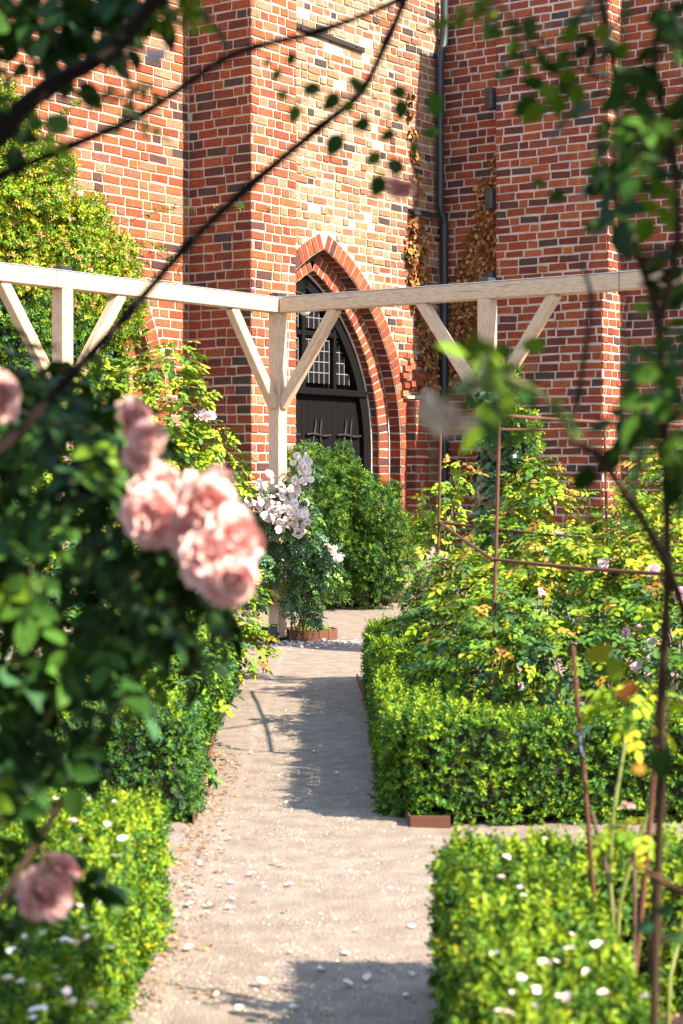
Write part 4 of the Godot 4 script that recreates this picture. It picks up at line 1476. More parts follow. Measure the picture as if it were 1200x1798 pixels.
	for q in [[870, 700, .14], [880, 740, .2], [885, 790, .24], [890, 840, .26], [895, 890, .28], [885, 940, .28], [860, 900, .14], [905, 800, .18], [915, 860, .2], [870, 660, .09], [880, 990, .3], [850, 765, .1], [925, 830, .12]]:
		cl.append([at(q[0], q[1], 15.9 + rng.randf_range(-0.1, 0.15)) - p, q[2]])
	foliage(climb, "round", clump_places(cl, 420, ["dark", 5, "blue", 4, "mid", 3, "deep", 2], 1.0, 0.3, 0.45), M.leaf_gloss, 150)
	var cl2 := []
	for q in [[885, 690, .14], [925, 780, .14], [920, 740, .12], [935, 830, .12], [890, 660, .1]]:
		cl2.append([at(q[0], q[1], 15.8) - p, q[2]])
	foliage(climb, "climber", clump_places(cl2, 420, ["fresh", 4, "lime", 3, "mid", 3], 0.8, 0.3, 0.5), M.leaf)
	for k in 5:
		cane(climb, Vector3(rng.randf_range(-0.1, 0.1), 0, 0.1), cl[k][0], Vector3(0.05, 0, 0), 0.009, 0.005, M.bark)

# ------------------------------------------------------------------ left bed
func beds_left() -> void:
	var sunny := ["fresh", 4, "lime", 5, "mid", 2.5, "yellow", 2.5, "young", 0.6]
	var shade := ["mid", 5, "dark", 4, "fresh", 3, "blue", 2, "lime", 1]
	var specs := [
		["rose bush spilling from the left bed over the path edge", -1.02, 9.9, [[.06, .62, 0, .34], [-.2, .85, 0, .36], [.18, .45, .2, .26], [.14, .3, .65, .2], [.2, .7, -.2, .24], [.30, .16, .95, .13]], shade, 110],
		["rose bush with low leafy shoots near the pergola corner", -0.98, 13.2, [[0, .5, 0, .36], [.2, .72, 0, .22], [-.25, .8, 0, .36], [.28, .35, .2, .2]], sunny, 50],
		["tall fresh green rose rising before the left church wall", -1.55, 12.4, [[.3, 1.95, 0, .36], [.0, 2.0, 0, .32], [.42, 2.22, 0, .2], [.52, 2.05, 0, .18], [-.2, 1.7, 0, .42], [.2, 1.5, 0, .45], [-.4, 1.95, 0, .3], [-.65, 1.8, 0, .38], [.1, 1.0, 0, .5], [-.5, 1.2, 0, .5]], sunny, 110],
		["rose with one pale bloom beside the shaded buttress", -1.02, 12.6, [[.06, 1.72, 0, .22], [.1, 1.5, 0, .28], [-.05, 1.25, 0, .34], [.0, .9, 0, .36]], sunny, 60],
		["dark rose bush at the back of the left hedge", -1.75, 9.6, [[0, .8, 0, .5], [.3, .6, .1, .35], [-.2, 1.2, 0, .45], [.2, 1.1, 0, .3]], shade, 60],
	]
	for k in specs.size():
		var q: Array = specs[k]
		var cl := []
		for e in q[3]:
			cl.append([Vector3(e[0], e[1], e[2]), e[3]])
		rose_bush("left_rose_bush", q[0], "rose bushes in the left bed", Vector3(q[1], 0, -q[2]), cl, 215.0, q[4], 8, q[5])
	var host: Node3D = get_node("left_rose_bush_003")
	var pp := at(361, 735, 12.4)
	part("bloom", small_bloom_mesh("lilac", 7), M.petal, host, Transform3D(basis_of(Vector3.RIGHT, Vector3(0.3, 0.8, 0.6)).scaled(Vector3.ONE * 0.13), pp - host.position))

# ------------------------------------------------------------------ white rose on the corner post
func post_rose() -> void:
	var base := Vector3(-0.46, 0, -17.2)
	var o := thing("climbing_rose", "white cluster rose climbing the corner post of the pergola", "climbing rose", base)
	var cl := []
	for q in [[505, 930, .22], [470, 950, .2], [540, 960, .22], [560, 1000, .18], [500, 990, .26], [455, 1000, .2], [545, 1030, .2], [450, 1045, .14], [520, 1060, .14], [480, 900, .18], [530, 900, .16], [575, 970, .12], [520, 850, .14], [540, 830, .1], [545, 1085, .1], [460, 870, .12]]:
		cl.append([at(q[0], q[1], 17.15 + rng.randf_range(-0.12, 0.2)) - base, q[2]])
	foliage(o, "rose_small", clump_places(cl, 460, ["dark", 5, "mid", 4, "blue", 3, "deep", 2, "fresh", 1.2], 1.1, 0.35, 0.5), M.leaf_gloss, 140)
	for k in 7:
		cane(o, Vector3(rng.randf_range(-0.05, 0.12), 0, rng.randf_range(-0.05, 0.1)), cl[k * 2][0], Vector3(0.04, 0, 0.02), 0.008, 0.004, M.cane)
	var kinds := [small_bloom_mesh("white", 1), small_bloom_mesh("white", 2), small_bloom_mesh("white", 3)]
	var n := 0
	for q in [[525, 820, 22, 5], [540, 812, 12, 3], [510, 855, 24, 7], [500, 885, 26, 12], [470, 892, 22, 9], [452, 880, 16, 5], [520, 905, 26, 12], [490, 915, 24, 9], [460, 852, 10, 3], [478, 838, 8, 2], [535, 895, 16, 5], [537, 845, 10, 3], [585, 965, 10, 3], [592, 980, 7, 2], [528, 935, 14, 4], [440, 880, 10, 3]]:
		for k in int(q[3] * 2.6):
			var a := rng.randf() * TAU
			var p := at(q[0] + cos(a) * q[2] * rng.randf(), q[1] + sin(a) * q[2] * rng.randf(), 16.98 + rng.randf_range(-0.09, 0.09))
			var b := basis_of(rnd_unit(), (EYE - p).normalized() * 0.7 + Vector3(0.4, 0.5, 0) + rnd_unit() * 0.6).scaled(Vector3.ONE * rng.randf_range(0.045, 0.08))
			part("bloom", kinds[n % 3], M.petal, o, Transform3D(b, p - base))
			n += 1
	# ring of steel edging and the soil inside it, at the foot of the post
	for side in [-1.0, 1.0]:
		var c := Vector3(-0.589 + side * 0.28, 0, -17.55)
		var e := thing("planting_ring", "rusty half ring of edging round soil on the %s side of the corner post" % ("left" if side < 0 else "right"), "edging", c, 0.0, "planting rings at the corner post")
		var n2 := 16
		var soil := Shape.new()
		for k in n2:
			var a0 := TAU * k / n2
			var a1 := TAU * (k + 1) / n2
			var p0 := Vector3(cos(a0) * 0.26, 0.045, sin(a0) * 0.24)
			var p1 := Vector3(cos(a1) * 0.26, 0.045, sin(a1) * 0.24)
			var s := Shape.new()
			var d := (p1 - p0).normalized()
			s.cbox((p0 + p1) * 0.5, d * ((p1 - p0).length() * 0.5), Vector3(0, 0.055, 0), d.cross(Vector3.UP) * 0.012, 0.003)
			part("edging_piece", s.mesh(), M.rust, e)
			soil.quad(Vector3(0, 0.05, 0), p1 * Vector3(1, 0.7, 1), p0 * Vector3(1, 0.7, 1), p0 * Vector3(1, 0.7, 1))
		part("soil", soil.mesh(), M.soil, e)
	var g := thing("ground_plants", "tuft of young leaves in the right planting ring", "plant", Vector3(-0.31, 0.03, -17.5))
	foliage(g, "rose_small", clump_places([[Vector3(0, 0.06, 0), 0.13], [Vector3(0.14, 0.05, 0.05), 0.08]], 500, ["fresh", 3, "mid", 3, "lime", 1], 0.7, 0.5, 0.6), M.leaf, 0)
	cane(g, Vector3(0, -0.02, 0), Vector3(0.02, 0.1, 0), Vector3.ZERO, 0.004, 0.002, M.cane_green)

# ------------------------------------------------------------------ foreground
func spray(parent: Node3D, pts: Array, count: int, kind: String, tones: Array, t0 := 0.1, size := 1.0, hang := 0.4, singles := 400) -> void:
	# compound leaves along a branch (points in the parent's space)
	var pl := []
	for k in count:
		var t := (t0 + (1.0 - t0) * (k + rng.randf()) / count) * (pts.size() - 1.001)
		var p: Vector3 = (pts[int(t)] as Vector3).lerp(pts[int(t) + 1], fmod(t, 1.0))
		var al: Vector3 = ((pts[int(t) + 1] as Vector3) - (pts[int(t)] as Vector3)).normalized()
		var out: Vector3 = (rnd_unit() - al * 0.3)
		out = (out - al * out.dot(al)).normalized()
		var dir := (out + al * 0.5 - Vector3.UP * hang).normalized()
		pl.append([Transform3D(basis_of(Vector3.UP * 0.9 + rnd_unit() * 0.8, dir).scaled(Vector3.ONE * size * rng.randf_range(0.75, 1.2)), p), pick_tone(tones)])
	foliage(parent, kind, pl, M.leaf, singles)

func branch(parent: Node3D, pix: Array, r0: float, r1: float, material: Material, called := "branch") -> Array:
	# pix: [u, v, depth]
	var pts := []
	var rad := []
	for k in pix.size():
		pts.append(at(pix[k][0], pix[k][1], pix[k][2]) - parent.position)
		rad.append(lerpf(r0, r1, float(k) / (pix.size() - 1)))
	# smooth
	var fine := []
	var fr := []
	for k in pts.size() - 1:
		for j in 4:
			var t := j / 4.0
			var a: Vector3 = pts[maxi(k - 1, 0)]
			var d: Vector3 = pts[mini(k + 2, pts.size() - 1)]
			fine.append((pts[k] as Vector3).cubic_interpolate(pts[k + 1], a, d, t))
			fr.append(lerpf(rad[k], rad[k + 1], t) * (rng.randf_range(1.15, 1.35) if j == 0 else rng.randf_range(0.88, 1.06)))
	fine.append(pts[-1]); fr.append(rad[-1])
	var s := Shape.new()
	s.tube(fine, fr, 8)
	part(called, s.mesh(), material, parent)
	return fine

func foreground() -> void:
	var dark := ["dark", 6, "deep", 6, "mid", 2.5, "blue", 1, "fresh", 0.5]
	var lit := ["mid", 4, "fresh", 4, "lime", 2, "dark", 2]
	# pink rose bush on the left
	var base := Vector3(-0.98, 0, -3.2)
	var o := thing("pink_rose_bush", "large dark leaved bush with full pink roses close on the left", "rose bush", base)
	var cl := []
	for q in [[60, 760, 3.2, .13], [160, 790, 3.15, .12], [120, 880, 3.05, .16], [30, 900, 3.0, .18], [230, 870, 3.1, .11], [200, 960, 3.0, .14], [100, 1010, 2.95, .18], [0, 1060, 2.95, .18], [280, 1000, 3.0, .11], [300, 1090, 3.0, .08], [200, 1080, 2.95, .13], [330, 960, 3.05, .06], [60, 1170, 2.95, .14], [150, 1190, 2.95, .10], [-40, 1250, 2.95, .16], [30, 1310, 2.95, .08], [-90, 800, 3.1, .2], [-150, 1000, 3.0, .25], [350, 1060, 3.0, .045], [90, 690, 3.3, .07], [230, 790, 3.2, .08]]:
		cl.append([at(q[0], q[1], q[2]) - base, q[3]])
	foliage(o, "rose_big", clump_places(cl, 330, dark, 0.72, 0.6, 0.45), M.leaf, 290)
	for k in 11:
		cane(o, Vector3(rng.randf_range(-0.2, 0.1), 0, rng.randf_range(-0.1, 0.15)), cl[k][0], Vector3(-0.1, 0.1, 0), 0.010, 0.004, M.cane if k % 2 else M.cane_green)
	for q in [[240, 738, 2.75, .062], [272, 770, 2.72, .050], [262, 800, 2.74, .048], [295, 850, 2.8, .055], [268, 862, 2.8, .05], [282, 905, 2.76, .085], [345, 860, 2.78, .05], [372, 885, 2.72, .082], [398, 862, 2.76, .07], [362, 930, 2.74, .085], [412, 945, 2.70, .092], [385, 985, 2.68, .088], [412, 1015, 2.66, .075], [352, 985, 2.76, .06], [-6, 700, 2.7, .085]]:
		var p := at(q[0] - 14, q[1], q[2])
		bloom(o, p - base, (EYE - p).normalized() * 0.7 + Vector3(0.25, 0.35, 0) + rnd_unit() * 0.55, q[3] * 0.88, "pink", true)
		cane(o, cl[20 if q[1] < 830 else 11][0], p - base - Vector3(0, 0.015, 0), Vector3(0, 0.03, 0), 0.003, 0.0022, M.cane_green, "stem", 5, 0.005)
	var low := at(75, 1572, 3.1)
	bloom(o, low - base, (EYE - low).normalized() + Vector3(0.2, 0.3, 0), .085, "pink", true)
	bloom(o, low - base + Vector3(0.025, 0.035, -0.01), (EYE - low).normalized() + Vector3(0.5, 0.6, 0), .06, "pink", true)
	cane(o, cl[15][0], low - base, Vector3(0, 0.1, 0), 0.005, 0.003, M.cane_green)
	foliage(o, "rose_big", clump_places([[at(20, 1560, 3.2) - base, 0.09], [at(60, 1480, 3.25) - base, 0.06]], 170, dark, 0.8, 0.5, 0.5), M.leaf, 12)

	# branches overhead on the left
	var stem_foot := Vector3(-1.3, 0, -2.6)
	var t := thing("overhanging_rose", "dark woody rose branches arching across the top left", "rose", stem_foot)
	cane(t, Vector3.ZERO, at(-60, 340, 2.7) - stem_foot, Vector3(-0.1, 0, 0), 0.03, 0.018, M.bark, "stem")
	var b1 := branch(t, [[-60, 340, 2.7], [10, 220, 2.75], [90, 150, 2.8], [200, 85, 2.85], [270, 0, 2.9], [300, -60, 2.9]], 0.017, 0.011, M.bark)
	var b2 := branch(t, [[-60, 350, 2.7], [0, 310, 2.75], [110, 262, 2.8], [250, 200, 2.9], [380, 112, 3.0], [450, 82, 3.05], [560, 55, 3.1], [690, 5, 3.15], [760, -40, 3.2]], 0.0068, 0.0048, M.bark)
	var b3 := branch(t, [[-80, 850, 2.6], [20, 770, 2.65], [120, 665, 2.7], [230, 545, 2.8], [330, 430, 2.9], [440, 325, 3.0], [560, 225, 3.05], [635, 160, 3.1], [680, 70, 3.15], [710, 0, 3.2], [730, -80, 3.2]], 0.0080, 0.0060, M.bark)
	branch(t, [[-80, 850, 2.6], [-160, 1100, 2.6], [-260, 1500, 2.6], [-330, 2430, 3.1]], 0.013, 0.016, M.bark, "stem")
	var top := []
	for q in [[30, 20, .07], [110, 10, .06], [40, 90, .05], [190, 0, .05], [-20, 100, .07], [250, -30, .05], [160, -40, .07], [0, 170, .03]]:
		top.append([at(q[0], q[1], 3.05) - stem_foot, q[2]])
	foliage(t, "rose_big", clump_places(top, 330, dark, 0.8, 0.7, 0.5), M.leaf, 60)
	var twigs := [[[215, 90, 2.85], [225, 130, 2.85], [235, 190, 2.85], [245, 215, 2.85]], [[270, 150, 2.9], [220, 170, 2.9], [190, 180, 2.9]], [[300, 20, 2.95], [310, 40, 2.95], [330, 30, 2.95]], [[90, 170, 2.8], [60, 195, 2.8], [95, 235, 2.8]], [[10, 120, 2.75], [15, 150, 2.75], [15, 170, 2.75]]]
	for q in twigs:
		spray(t, branch(t, q, 0.004, 0.002, M.cane, "twig"), 4, "rose", lit, 0.3, 0.62)
	# leaves of their own on the long branches: [u, v, across in photo pixels, hang]
	for q in [[518, 203, 34, 20], [482, 130, 28, 60], [512, 105, 26, 10], [492, 168, 24, 120], [585, 255, 46, 35], [632, 217, 36, 80], [705, 195, 38, 5], [762, 187, 46, 0], [698, 160, 34, 100], [580, 180, 40, 40], [545, 155, 36, 90], [660, 330, 46, 30], [725, 265, 26, 10], [655, 280, 34, 60], [690, 290, 40, 120], [755, 233, 30, 85], [470, 110, 18, 30], [620, 150, 36, 95], [680, 240, 30, 60], [610, 190, 30, 20], [205, 100, 40, 10], [240, 60, 34, 60], [335, 28, 38, 80], [118, 118, 30, 20], [98, 212, 56, 130], [60, 220, 30, 60]]:
		var p := at(q[0], q[1], 3.02)
		var size: float = q[2] / FOCAL * 3.02 / 0.055
		var a := deg_to_rad(-90.0 - q[3])
		var dir := Vector3(cos(a), sin(a), 0)
		var bs := basis_of((EYE - p).normalized() + rnd_unit() * 0.55, dir).scaled(Vector3.ONE * size)
		part("leaf", leaf_variant("single", pick_tone(["dark", 4, "mid", 4, "fresh", 1]), rng.randi() % 3), M.leaf, t, Transform3D(bs, p - dir * size * 0.03 - stem_foot))
	for q in [[[640, 160, 3.1], [600, 170, 3.05], [555, 160, 3.02], [520, 180, 3.0], [495, 150, 3.0]], [[640, 160, 3.1], [680, 190, 3.05], [720, 200, 3.02], [760, 190, 3.0]], [[680, 200, 3.05], [690, 250, 3.02], [690, 300, 3.0], [705, 320, 3.0]]]:
		branch(t, q, 0.0022, 0.0014, M.cane, "twig")
	var pb := at(706, 322, 3.0)
	bloom(t, pb - stem_foot, Vector3(0.2, -0.5, 0.6), .042, "pink", true)
	bloom(t, at(272, 92, 2.9) - stem_foot, Vector3(0.1, -0.9, 0.2), .028, "white", true)

	# the rose arch that the photographer stands under: out of the frame, it shades the nearest branches
	var arch := thing("rose_arch", "leafy rose arch overhead shading the nearest branches", "rose arch", Vector3(0.2, 0, -1.9))
	for z in [-0.55, 0.55, 1.9, 3.3]:
		var hp := []
		var hr := []
		for k in 17:
			var an := PI * k / 16.0
			hp.append(Vector3(cos(an) * 1.75, 1.3 + sin(an) * 1.35, z) if k > 0 and k < 16 else Vector3(cos(an) * 1.75, 0, z))
			hr.append(0.011)
		var hs := Shape.new()
		hs.tube(hp, hr, 8)
		part("hoop", hs.mesh(), M.rust, arch)
	var roof := []
	rng.seed = 91
	for k in 190:
		var p := Vector3(rng.randf_range(-1.5, 1.95), rng.randf_range(2.55, 2.9), rng.randf_range(-1.1, 3.6))
		if p.z < 0.6 and (Vector2(p.x - 0.84, p.z).length() < 0.5 or p.x < -0.7):
			continue
		roof.append([p, Vector3(0.30, 0.15, 0.30)])
	for k in 150:      # its leafy sides and far end, beside and behind the photographer
		var w := k % 3
		var p := Vector3(rng.randf_range(1.55, 1.95), rng.randf_range(0.3, 2.5), rng.randf_range(-0.1, 3.5)) if w == 0 else (Vector3(rng.randf_range(-1.75, -1.5), rng.randf_range(0.3, 2.5), rng.randf_range(-0.3, 3.5)) if w == 1 else Vector3(rng.randf_range(-1.6, 1.8), rng.randf_range(0.3, 2.6), rng.randf_range(3.3, 3.7)))
		roof.append([p, Vector3(0.28, 0.28, 0.28)])
	foliage(arch, "rose_big", clump_places(roof, 62, dark, 1.05, 0.6, 0.5, false), M.leaf)
	for k in 8:
		cane(arch, Vector3(1.7, 0, rng.randf_range(-0.5, 0.5)), roof[k][0], Vector3(0.5, 0.6, 0), 0.012, 0.006, M.bark)

	# rose on the right, stems and leaves close to the lens
	var rf := Vector3(0.78, 0, -3.0)
	var r := thing("near_rose", "tall rose with dark stems and dangling leaves close on the right", "rose", rf)
	var s1 := branch(r, [[1165, 2400, 3.0], [1150, 1900, 3.0], [1152, 1600, 3.0], [1160, 1400, 2.95], [1163, 1200, 2.9], [1172, 1000, 2.85], [1165, 700, 2.8], [1150, 540, 2.8], [1110, 420, 2.8], [1078, 330, 2.8], [1085, 180, 2.8], [1060, 20, 2.8], [1040, -80, 2.8]], 0.0085, 0.0052, M.cane_dark)
	var s2 := branch(r, [[1215, 1130, 2.9], [1190, 1040, 2.85], [1150, 950, 2.8], [1100, 870, 2.78], [1050, 800, 2.75], [1003, 768, 2.75], [1015, 700, 2.78], [1030, 600, 2.8], [1038, 520, 2.85], [1020, 460, 2.9]], 0.0075, 0.003, M.cane_dark)
	var s3 := branch(r, [[1003, 768, 2.75], [960, 700, 2.5], [900, 665, 2.2], [840, 650, 1.9], [795, 690, 1.75]], 0.0026, 0.002, M.cane_green)
	var s4 := branch(r, [[1160, 560, 2.8], [1190, 420, 2.75], [1180, 250, 2.75], [1150, 120, 2.75], [1170, -60, 2.75]], 0.006, 0.004, M.cane_dark)
	var s5 := branch(r, [[1085, 150, 2.8], [1020, 120, 2.85], [950, 70, 2.9], [890, 20, 2.9], [840, -40, 2.95]], 0.0035, 0.002, M.cane_dark)
	branch(r, [[1215, 1575, 2.9], [1160, 1545, 2.9], [1105, 1512, 2.95]], 0.006, 0.003, M.rust, "stem")
	var masses := [[1150, 40, .10], [1170, 130, .11], [1130, 200, .09], [1180, 230, .10], [1110, 290, .07], [1160, 320, .09], [1195, 380, .08], [1120, 400, .05], [1165, 440, .05], [1190, 600, .06], [1150, 660, .05], [1185, 740, .07], [1165, 830, .05]]
	var mc := []
	for q in masses:
		mc.append([at(q[0], q[1], 2.75) - rf, q[2]])
	foliage(r, "rose_big", clump_places(mc, 190, ["dark", 6, "deep", 5, "mid", 3, "fresh", 0.8], 0.78, 0.8, 0.4), M.leaf, 150)
	spray(r, s5, 12, "rose", ["fresh", 4, "lime", 2, "mid", 4, "dark", 2], 0.05, 0.85)
	spray(r, s3, 9, "rose", ["fresh", 3, "mid", 4, "dark", 1], 0.1, 0.75)
	for q in [[1030, 848, 58, 10, "deep"], [1066, 812, 58, 40, "deep"], [925, 50, 46, 20, "dark"], [903, 85, 34, 15, "mid"], [870, 55, 30, 150, "mid"], [960, 160, 40, 120, "fresh"], [975, 345, 36, 75, "dark"], [1040, 330, 46, 70, "dark"], [1045, 300, 36, 95, "mid"], [1015, 200, 28, 10, "mid"], [1085, 90, 40, 60, "fresh"], [1160, 1345, 62, 5, "deep"], [1120, 770, 50, 20, "dark"], [1180, 860, 66, 8, "deep"], [1125, 540, 34, 110, "fresh"], [1150, 520, 36, 70, "mid"], [1115, 620, 34, 20, "mid"], [1105, 690, 40, 10, "mid"], [1120, 1350, 26, 95, "young"], [1100, 1210, 44, 70, "rust"], [1050, 1150, 52, 60, "yellow"], [1075, 1180, 48, 20, "lime"], [1130, 1630, 36, 70, "blue"], [1165, 1600, 34, 80, "blue"], [1190, 1650, 38, 60, "dark"], [1000, 60, 36, 40, "fresh"], [985, 110, 34, 80, "mid"], [1055, 55, 44, 130, "lime"], [945, 320, 28, 90, "mid"], [880, 620, 40, 60, "mid"], [935, 605, 44, 100, "fresh"], [930, 680, 34, 20, "mid"]]:
		var p := at(q[0], q[1], 2.8)
		var size: float = q[2] / FOCAL * 2.8 / 0.055
		var a := deg_to_rad(-90.0 - q[3])
		var dir := Vector3(cos(a), sin(a), 0)
		part("leaf", leaf_variant("single", q[4], rng.randi() % 3), M.leaf, r, Transform3D(basis_of((EYE - p).normalized() + rnd_unit() * 0.5, dir).scaled(Vector3.ONE * size), p - dir * size * 0.03 - rf))
	var wr := at(787, 716, 1.72)
	bloom(r, wr - rf, Vector3(-0.5, -0.7, 0.25), .045, "cream", true)

	# bare canes and rods standing in the near right bed
	var st := thing("cut_back_rose", "cut back rose with thin yellow green canes in the near right bed", "rose", Vector3(0.72, 0, -4.75))
	for q in [[[1083, 1690, 4.7], [1072, 1560, 4.7], [1076, 1440, 4.7], [1082, 1400, 4.7], [1100, 1290, 4.75], [1105, 1220, 4.8]], [[1085, 1625, 4.7], [1100, 1540, 4.7], [1130, 1450, 4.7], [1137, 1430, 4.7]], [[1092, 1690, 4.75], [1068, 1540, 4.75], [1040, 1425, 4.8]], [[1113, 1680, 4.6], [1115, 1560, 4.6], [1113, 1500, 4.65]], [[1175, 1740, 4.4], [1190, 1660, 4.45], [1200, 1610, 4.45]], [[1145, 1720, 4.5], [1140, 1650, 4.5], [1148, 1640, 4.5]]]:
		branch(st, [[q[0][0], q[0][1] + 160, q[0][2]]] + q, 0.006, 0.004, M.cane_green if q[0][0] in [1083, 1085, 1175] else M.cane, "cane")
	foliage(st, "rose", clump_places([[at(1085, 1465, 4.7) - st.position, 0.06], [at(1110, 1480, 4.7) - st.position, 0.05], [at(1110, 1250, 4.75) - st.position, 0.09]], 260, ["yellow", 3, "lime", 4, "fresh", 2], 0.75, 0.8, 0.5), M.leaf, 40)
	part("bloom", small_bloom_mesh("pink", 9), M.petal, st, Transform3D(basis_of(Vector3.RIGHT, Vector3.UP).scaled(Vector3.ONE * 0.035), at(1103, 1418, 4.7) - st.position))
	rod("thin brown rod tied with blue twine, leaning in the near right bed", at(1056, 1840, 4.9), at(1009, 1135, 4.9), 0.0062)
	rod("ribbed rusty bar rising at the right of the near bed", at(1098, 1845, 4.7), at(1172, 1090, 4.8), 0.0075, true)
	var tw := thing("blue_twine", "bit of pale blue twine knotted round the thin rod", "twine", at(1021, 1288, 4.89))
	var kn := Shape.new()
	kn.tube([Vector3(-0.016, -0.002, 0.006), Vector3(0.0, 0.003, 0.010), Vector3(0.014, 0.008, 0.006), Vector3(0.024, 0.02, 0.008)], [0.0016, 0.0016, 0.0016, 0.0012], 5)
	part("knot", kn.mesh(), mat(lin(0.25, 0.48, 0.62), 0.7), tw)
	var kt := Shape.new()
	kt.tube([Vector3(-0.004, -0.004, 0.009), Vector3(-0.002, -0.04, 0.012), Vector3(0.008, -0.06, 0.01)], [0.0014, 0.0013, 0.001], 5)
	part("loose_end", kt.mesh(), mat(lin(0.25, 0.48, 0.62), 0.7), tw)

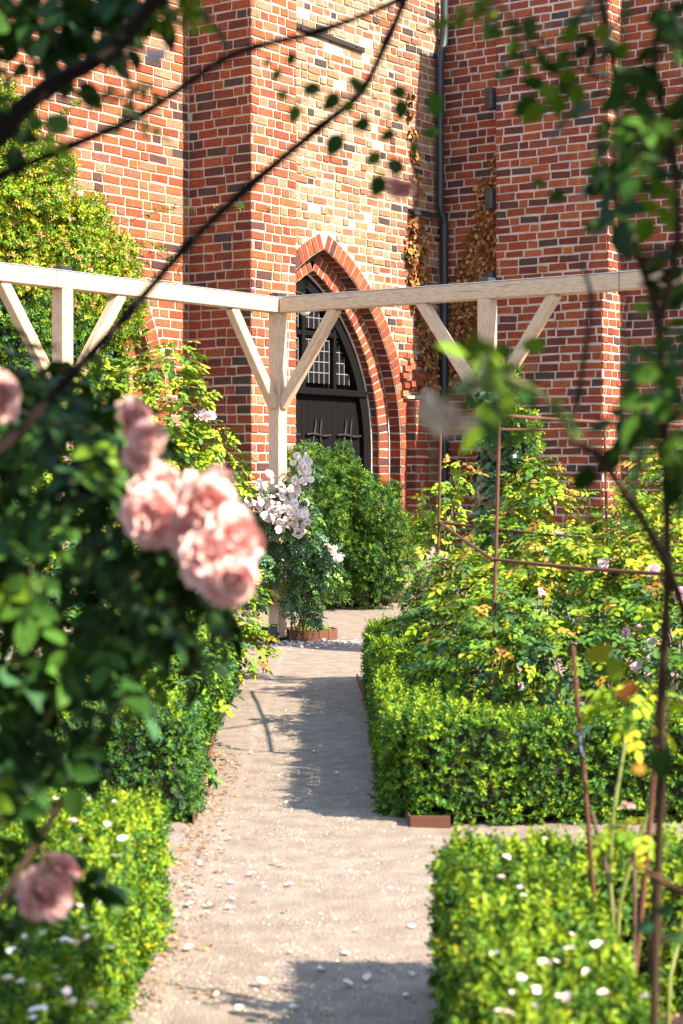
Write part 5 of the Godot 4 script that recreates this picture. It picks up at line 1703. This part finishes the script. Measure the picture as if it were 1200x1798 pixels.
# ------------------------------------------------------------------ small things
func small_things() -> void:
	var spot_ := thing("ground_spotlight", "small black spotlight on the gravel before the corner post", "spotlight", at(474, 1138, 17.0) * Vector3(1, 0, 1))
	var body := Shape.new()
	body.tube([Vector3(0, 0.0, 0), Vector3(0, 0.02, 0), Vector3(0, 0.03, 0), Vector3(0.01, 0.05, 0), Vector3(0.03, 0.10, -0.02)], [0.06, 0.06, 0.025, 0.03, 0.055], 12)
	part("housing", body.mesh(), M.black_metal, spot_)
	var rim := Shape.new()
	rim.tube([Vector3(0.03, 0.10, -0.02), Vector3(0.035, 0.115, -0.024)], [0.06, 0.06], 12)
	part("rim", rim.mesh(), M.black_metal, spot_)

	# petals
	var kinds := [fallen_petal(Color(0.84, 0.77, 0.72), Color(0.86, 0.81, 0.76), 0.5, 71), fallen_petal(Color(0.82, 0.70, 0.65), Color(0.86, 0.77, 0.72), 0.9, 72), fallen_petal(Color(0.78, 0.58, 0.53), Color(0.84, 0.72, 0.67), 1.6, 73), fallen_petal(Color(0.66, 0.50, 0.36), Color(0.80, 0.70, 0.58), 1.9, 74), fallen_petal(Color(0.85, 0.80, 0.75), Color(0.80, 0.62, 0.56), 1.2, 75)]
	var drop := func(p: Vector3, lab: String, grp: String, size: float) -> void:
		var o := part("rose_petal", kinds[rng.randi() % 5], M.petal, self, Transform3D((Basis(Vector3.UP, rng.randf() * TAU) * Basis(Vector3.RIGHT, rng.randf_range(-0.3, 0.3))).scaled(Vector3(size * rng.randf_range(0.7, 1.1), size, size)), p))
		tag(o, lab, "petal", grp)
	for k in 44:
		var depth := rng.randf_range(5.15, 7.3) if k < 32 else rng.randf_range(7.3, 12.5)
		var x := rng.randf_range(-0.56, 0.26)
		if k % 3 == 0:
			x = rng.randf_range(-0.56, -0.2)
		drop.call(Vector3(x, 0.006 + 0.012 * noise.get_noise_2d(x * 22.0, -depth * 22.0), -depth), "pale petal on the path %s, %s" % ["between the near hedges" if depth < 6.0 else ("at the crossing" if depth < 8.0 else "between the rose beds"), "close to the left edge" if x < -0.35 else ("close to the right edge" if x > 0.0 else "in the middle")], "petals on the path", rng.randf_range(0.022, 0.040))
	for q in [[890, 1508], [912, 1562], [930, 1487], [880, 1545], [850, 1580], [1008, 1645], [957, 1700], [872, 1675], [945, 1740], [980, 1690], [1030, 1710], [1000, 1675], [900, 1745], [940, 1770], [885, 1790], [1060, 1750], [960, 1475], [925, 1575], [1050, 1665], [1130, 1755], [915, 1720], [990, 1760]]:
		var depth: float = 1.045 * FOCAL / (q[1] - 840.0)
		drop.call(at(q[0], q[1], depth), "pale rose petal lying on the near right box hedge, %s" % ("toward its far end" if q[1] < 1600 else ("about halfway along" if q[1] < 1720 else "at its near end")), "petals on the right hedge", rng.randf_range(0.024, 0.042))
	for q in [[127, 1448], [202, 1412], [155, 1408], [218, 1473], [190, 1455], [143, 1522], [138, 1478], [60, 1475], [175, 1568], [180, 1585], [145, 1597], [115, 1615], [150, 1630], [132, 1663], [75, 1643], [50, 1655], [103, 1722], [125, 1768], [12, 1725], [65, 1735], [35, 1728], [97, 1700], [195, 1665], [55, 1790], [205, 1505], [85, 1430], [160, 1770], [116, 1750], [20, 1670], [68, 1775], [15, 1400], [100, 1405], [150, 1652], [115, 1655]]:
		var depth: float = 1.045 * FOCAL / (q[1] - 840.0)
		drop.call(at(q[0], q[1], depth), "white rose petal lying on the near left box hedge, %s" % ("toward its far end" if q[1] < 1500 else ("about halfway along" if q[1] < 1660 else "at its near end")), "petals on the left hedge", rng.randf_range(0.024, 0.042))

	# dense litter: petals under the white rose, brown leaf bits along the left edge
	var litter := func(called: String, lab: String, mesh: Mesh, count: int, where: Callable, cols: Array, material: Material, lo: float, hi: float) -> void:
		var mm := MultiMesh.new()
		mm.transform_format = MultiMesh.TRANSFORM_3D
		mm.use_colors = true
		mm.mesh = mesh
		mm.instance_count = count
		for k in count:
			var p: Vector3 = where.call()
			mm.set_instance_transform(k, Transform3D((Basis(Vector3.UP, rng.randf() * TAU) * Basis(Vector3.RIGHT, -PI * 0.5 + rng.randf_range(-0.4, 0.4))).scaled(Vector3.ONE * rng.randf_range(lo, hi)), p))
			mm.set_instance_color(k, cols[rng.randi() % cols.size()])
		var o := MultiMeshInstance3D.new()
		o.multimesh = mm; o.material_override = material; o.name = called
		o.set_meta("kind", "stuff"); tag(o, lab, "litter")
		add_child(o)
	litter.call("petal_litter", "drift of white petals on the gravel round the corner post", petal_mesh(Color.WHITE, Color.WHITE, 0.3, 0.2, 74), 260, func() -> Vector3: return Vector3(rng.randfn(-0.42, 0.28), 0.008, -17.0 + rng.randfn(0.0, 0.22)), [Color(0.86, 0.80, 0.76), Color(0.88, 0.84, 0.8), Color(0.8, 0.66, 0.6)], M.petal, 0.018, 0.035)
	litter.call("leaf_litter", "brown dry leaf bits along the left edge of the path", leaf_variant("dry", "", 0), 900, func() -> Vector3:
		var depth := 5.3 + 5.0 * pow(rng.randf(), 0.8)
		var edge := -0.58 - 0.027 * (depth - 5.3)
		return Vector3(edge + absf(rng.randfn(0.0, 0.10)) - 0.02, 0.006, -depth), [Color(0.42, 0.22, 0.09), Color(0.34, 0.15, 0.06), Color(0.5, 0.33, 0.16), Color(0.2, 0.1, 0.05)], M.dry, 0.12, 0.38)
	litter.call("soil_litter", "dry leaves on the soil of the near right bed", leaf_variant("dry", "", 1), 500, func() -> Vector3: return Vector3(rng.randf_range(0.72, 1.5), rng.randf_range(0.04, 0.06), -rng.randf_range(3.6, 5.1)), [Color(0.42, 0.22, 0.09), Color(0.30, 0.13, 0.06), Color(0.5, 0.36, 0.2), Color(0.16, 0.09, 0.05)], M.dry, 0.35, 0.8)
